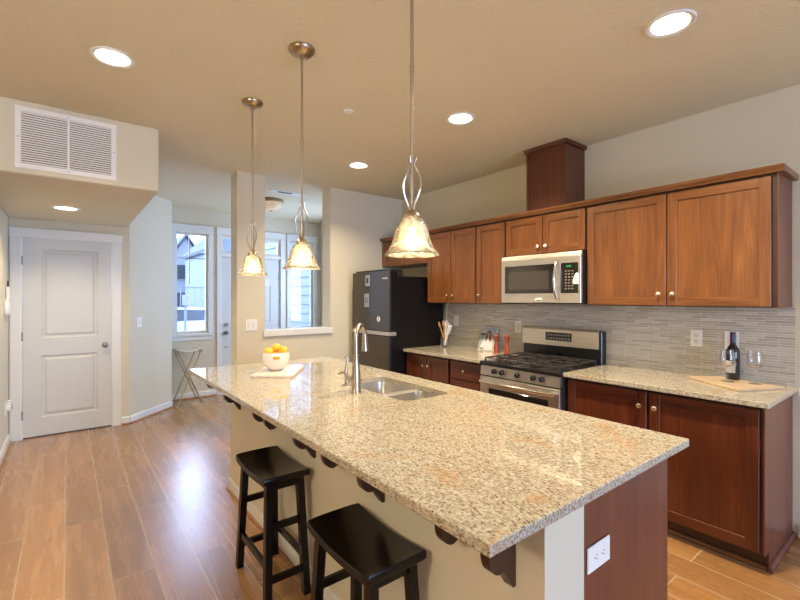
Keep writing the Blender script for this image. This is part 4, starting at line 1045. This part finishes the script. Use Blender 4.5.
# wine set
bz = CT+0.016
wp = [(3.02, 0.745), (3.30, 0.620), (3.445, 0.900), (3.22, 1.075)]
wp = [(3.035, 0.745), (3.345, 0.605), (3.455, 0.955), (3.29, 1.095)]
mb = MB(); mb.prism(wp, lambda x, y: (x, y, CT+0.0005), lambda x, y: (x, y, bz-0.0005)); bmesh.ops.bevel(mb.bm, geom=list(mb.bm.edges), offset=0.003, segments=2, affect='EDGES')
tag(mb.build('cutting_board', M['maple']), 'light wooden cutting board under the wine bottle', 'board')
wx, wy = 3.385, 0.868
t = thing('wine_bottle', (wx, wy, bz), 'dark wine bottle with white label and blue neck', 'bottle')
MB().lathe([(0, 0.006), (0.024, 0.0005), (0.034, 0.0005), (0.0375, 0.006), (0.0375, 0.165), (0.036, 0.185), (0.026, 0.208), (0.0165, 0.222), (0.0145, 0.235), (0.0145, 0.296), (0.016, 0.297), (0.016, 0.303), (0, 0.303)], (wx, wy, bz), 36).build('glass', M['bottle'], t, True)
MB().lathe([(0.0149, 0.232), (0.0156, 0.232), (0.0156, 0.2955), (0.0149, 0.2955)], (wx, wy, bz), 28, True).build('foil', M['foil'], t, True)
def arc_band(r, a0, a1, z0, z1, name, mat, par):
    mb = MB(); A = []; B = []; n = 16
    for i in range(n+1):
        a = a0+(a1-a0)*i/n; A.append(mb.bm.verts.new((wx+r*math.cos(a), wy+r*math.sin(a), bz+z0))); B.append(mb.bm.verts.new((wx+r*math.cos(a), wy+r*math.sin(a), bz+z1)))
    for i in range(n): mb.bm.faces.new((A[i], A[i+1], B[i+1], B[i]))
    r_ = bmesh.ops.solidify(mb.bm, geom=list(mb.bm.faces), thickness=0.0003)
    return mb.build(name, mat, par, True)
va = math.atan2(-wy, -wx)
lb = arc_band(0.0380, va-1.25, va+0.35, 0.045, 0.120, 'label', M['label'], t)
arc_band(0.0384, va-0.2, va+0.15, 0.104, 0.116, 'label_seal', M['blue'], lb)
arc_band(0.0161, va-0.1, va+1.0, 0.236, 0.290, 'neck_stripe', M['blue'], t)
def wine_glass(x, y, label):
    t = thing('wine_glass', (x, y, bz), label, 'wine glass', 'stemmed wine glasses')
    MB().lathe([(0, 0.0005), (0.034, 0.0005), (0.034, 0.002), (0.010, 0.006), (0.004, 0.012), (0.0035, 0.085), (0.006, 0.092), (0, 0.093)], (x, y, bz), 28).build('stem', M['clear'], t, True)
    out = [(0.006, 0.0935), (0.026, 0.102), (0.038, 0.120), (0.041, 0.138), (0.038, 0.165), (0.032, 0.200)]
    inn = [(r-0.0012, z+0.0008) for r, z in out[::-1]]
    MB().lathe(out+inn, (x, y, bz), 32, True).build('bowl', M['clear'], t, True)
    return t
g1 = wine_glass(3.255, 0.862, 'stemmed wine glass left of the wine bottle')
dup(g1, (3.300, 0.736, bz), 'stemmed wine glass right of the wine bottle')

# ------------------------------------------------------------------ plates on walls
def wall_outlet(y, z, label, kind='outlet', w=0.072, h=0.116):
    X = WX-0.0105
    t = thing('wall_outlet', (X, y, z), label, 'outlet', 'white plates on the backsplash')
    pl = MB().box(X-0.006, X, y-w/2, y+w/2, z-h/2, z+h/2, bev=0.002).build('cover_plate', M['plate'], t)
    if kind == 'outlet':
        for s in (-1, 1): MB().box(X-0.0075, X-0.0061, y-0.015, y+0.015, z+s*0.022-0.014, z+s*0.022+0.014, bev=0.0005).build('receptacle', M['white'], t)
        mb = MB(); receptacle_slots(mb, y, z, lambda m, u, v, a, b: m.box(X-0.0083, X-0.0076, u-a/2, u+a/2, v-b/2, v+b/2)); mb.build('slots', M['slot'], t)
    else: MB().box(X-0.009, X-0.0061, y-0.016, y+0.016, z-0.032, z+0.032, bev=0.002).build('rocker', M['white'], t)
wall_outlet(1.100, 1.172, 'white outlet on the backsplash left of the wine bottle')
wall_outlet(0.898, 1.172, 'white plate on the backsplash directly behind the wine bottle', 'switch', 0.078)
wall_outlet(2.600, 1.172, 'white switch plate on the backsplash left of the stove', 'switch')
wall_outlet(3.444, 1.195, 'white outlet behind the utensil jar', 'switch')
t = thing('light_switch', (1.503, 4.45, 1.17), 'double white rocker switch on the pillar', 'light switch')
MB().box(1.446, 1.562, 4.443, 4.4495, 1.112, 1.230, bev=0.002).build('cover_plate', M['plate'], t)
for x in (1.480, 1.527): MB().box(x-0.016, x+0.016, 4.4395, 4.4428, 1.138, 1.204, bev=0.001).build('rocker', M['white'], t)
t = thing('light_switch', (0.678, 5.948, 1.165), 'single white switch on the angled wall beside the closet door', 'light switch', rotz=PI/4)
mb = MB().box(-0.036, 0.036, -0.0065, -0.0008, -0.058, 0.058, bev=0.002); 
WO['_l'] = Vector((0, 0, 0))
def local_build(mb, name, mat, parent):
    save = WO[parent.name]; WO[parent.name] = Vector((0, 0, 0)); o = mb.build(name, mat, parent); WO[parent.name] = save; return o
local_build(mb, 'cover_plate', M['plate'], t); local_build(MB().box(-0.016, 0.016, -0.0095, -0.0068, -0.032, 0.032, bev=0.001), 'rocker', M['white'], t)
# things on the left wall
lx = -0.4695
t = thing('intercom_handset', (lx, 5.56, 1.33), 'white handset unit on the left wall beside the closet door', 'intercom')
MB().box(lx, lx+0.035, 5.44, 5.66, 1.29, 1.43, bev=0.012).build('base', M['plate'], t, True)
MB().box(lx+0.004, lx+0.030, 5.60, 5.65, 1.4305, 1.56, bev=0.004).build('handset', M['plate'], t, True)
MB().cyl((lx+0.016, 5.625, 1.5605), (lx+0.016, 5.625, 1.62), 0.006, n=8).build('antenna', M['slot'], t)
t = thing('wall_outlet', (lx, 5.55, 0.40), 'white outlet low on the left wall holding a plug-in device', 'outlet')
MB().box(lx, lx+0.006, 5.50, 5.58, 0.33, 0.45, bev=0.002).build('cover_plate', M['plate'], t)
t = thing('plug_in_device', (lx+0.006, 5.57, 0.42), 'white plug-in device in the low left wall outlet', 'plug-in device')
MB().box(lx+0.0065, lx+0.045, 5.52, 5.62, 0.375, 0.425, bev=0.006).build('housing', M['plate'], t)
MB().box(lx+0.010, lx+0.045, 5.57, 5.64, 0.4255, 0.460, bev=0.004).build('top_block', M['white'], t)
MB().box(lx+0.046, lx+0.052, 5.55, 5.585, 0.385, 0.415, bev=0.001).build('prong_cover', M['yellowm'], t)

# ------------------------------------------------------------------ folding stand
t = thing('folding_stand', (1.32, 6.52, 0), 'small folding tray stand below the tall foyer window', 'stand')
a0, a1 = 1.165, 1.475
for y in (6.36, 6.66):
    MB().tube([(a0, y, 0.006), (a0+0.03, y, 0.07), (a1-0.02, y, 0.72)], 0.009, 8).build('leg', M['bronze'], t, True)
    MB().tube([(a1, y+0.02, 0.006), (a1-0.03, y+0.02, 0.07), (a0+0.02, y+0.02, 0.72)], 0.009, 8).build('leg', M['bronze'], t, True)
for x in (a0+0.012, a1-0.012): MB().cyl((x, 6.34, 0.728), (x, 6.70, 0.728), 0.016, n=12).build('top_rail', M['bronze'], t, True)
mb = MB(); n = 10; A = []; 
for i in range(n+1):
    u = i/n; x = a0+0.02+u*(a1-a0-0.04); z = 0.742-0.028*math.sin(PI*u)
    A.append([mb.bm.verts.new((x, yy, z+dz)) for yy, dz in ((6.37, 0), (6.67, 0), (6.67, 0.004), (6.37, 0.004))])
for a, b in zip(A, A[1:]):
    for i in range(4): mb.bm.faces.new((a[i], a[(i+1) % 4], b[(i+1) % 4], b[i]))
mb.bm.faces.new(A[0][::-1]); mb.bm.faces.new(A[-1]); mb.build('canvas_top', M['canvas'], t, True)
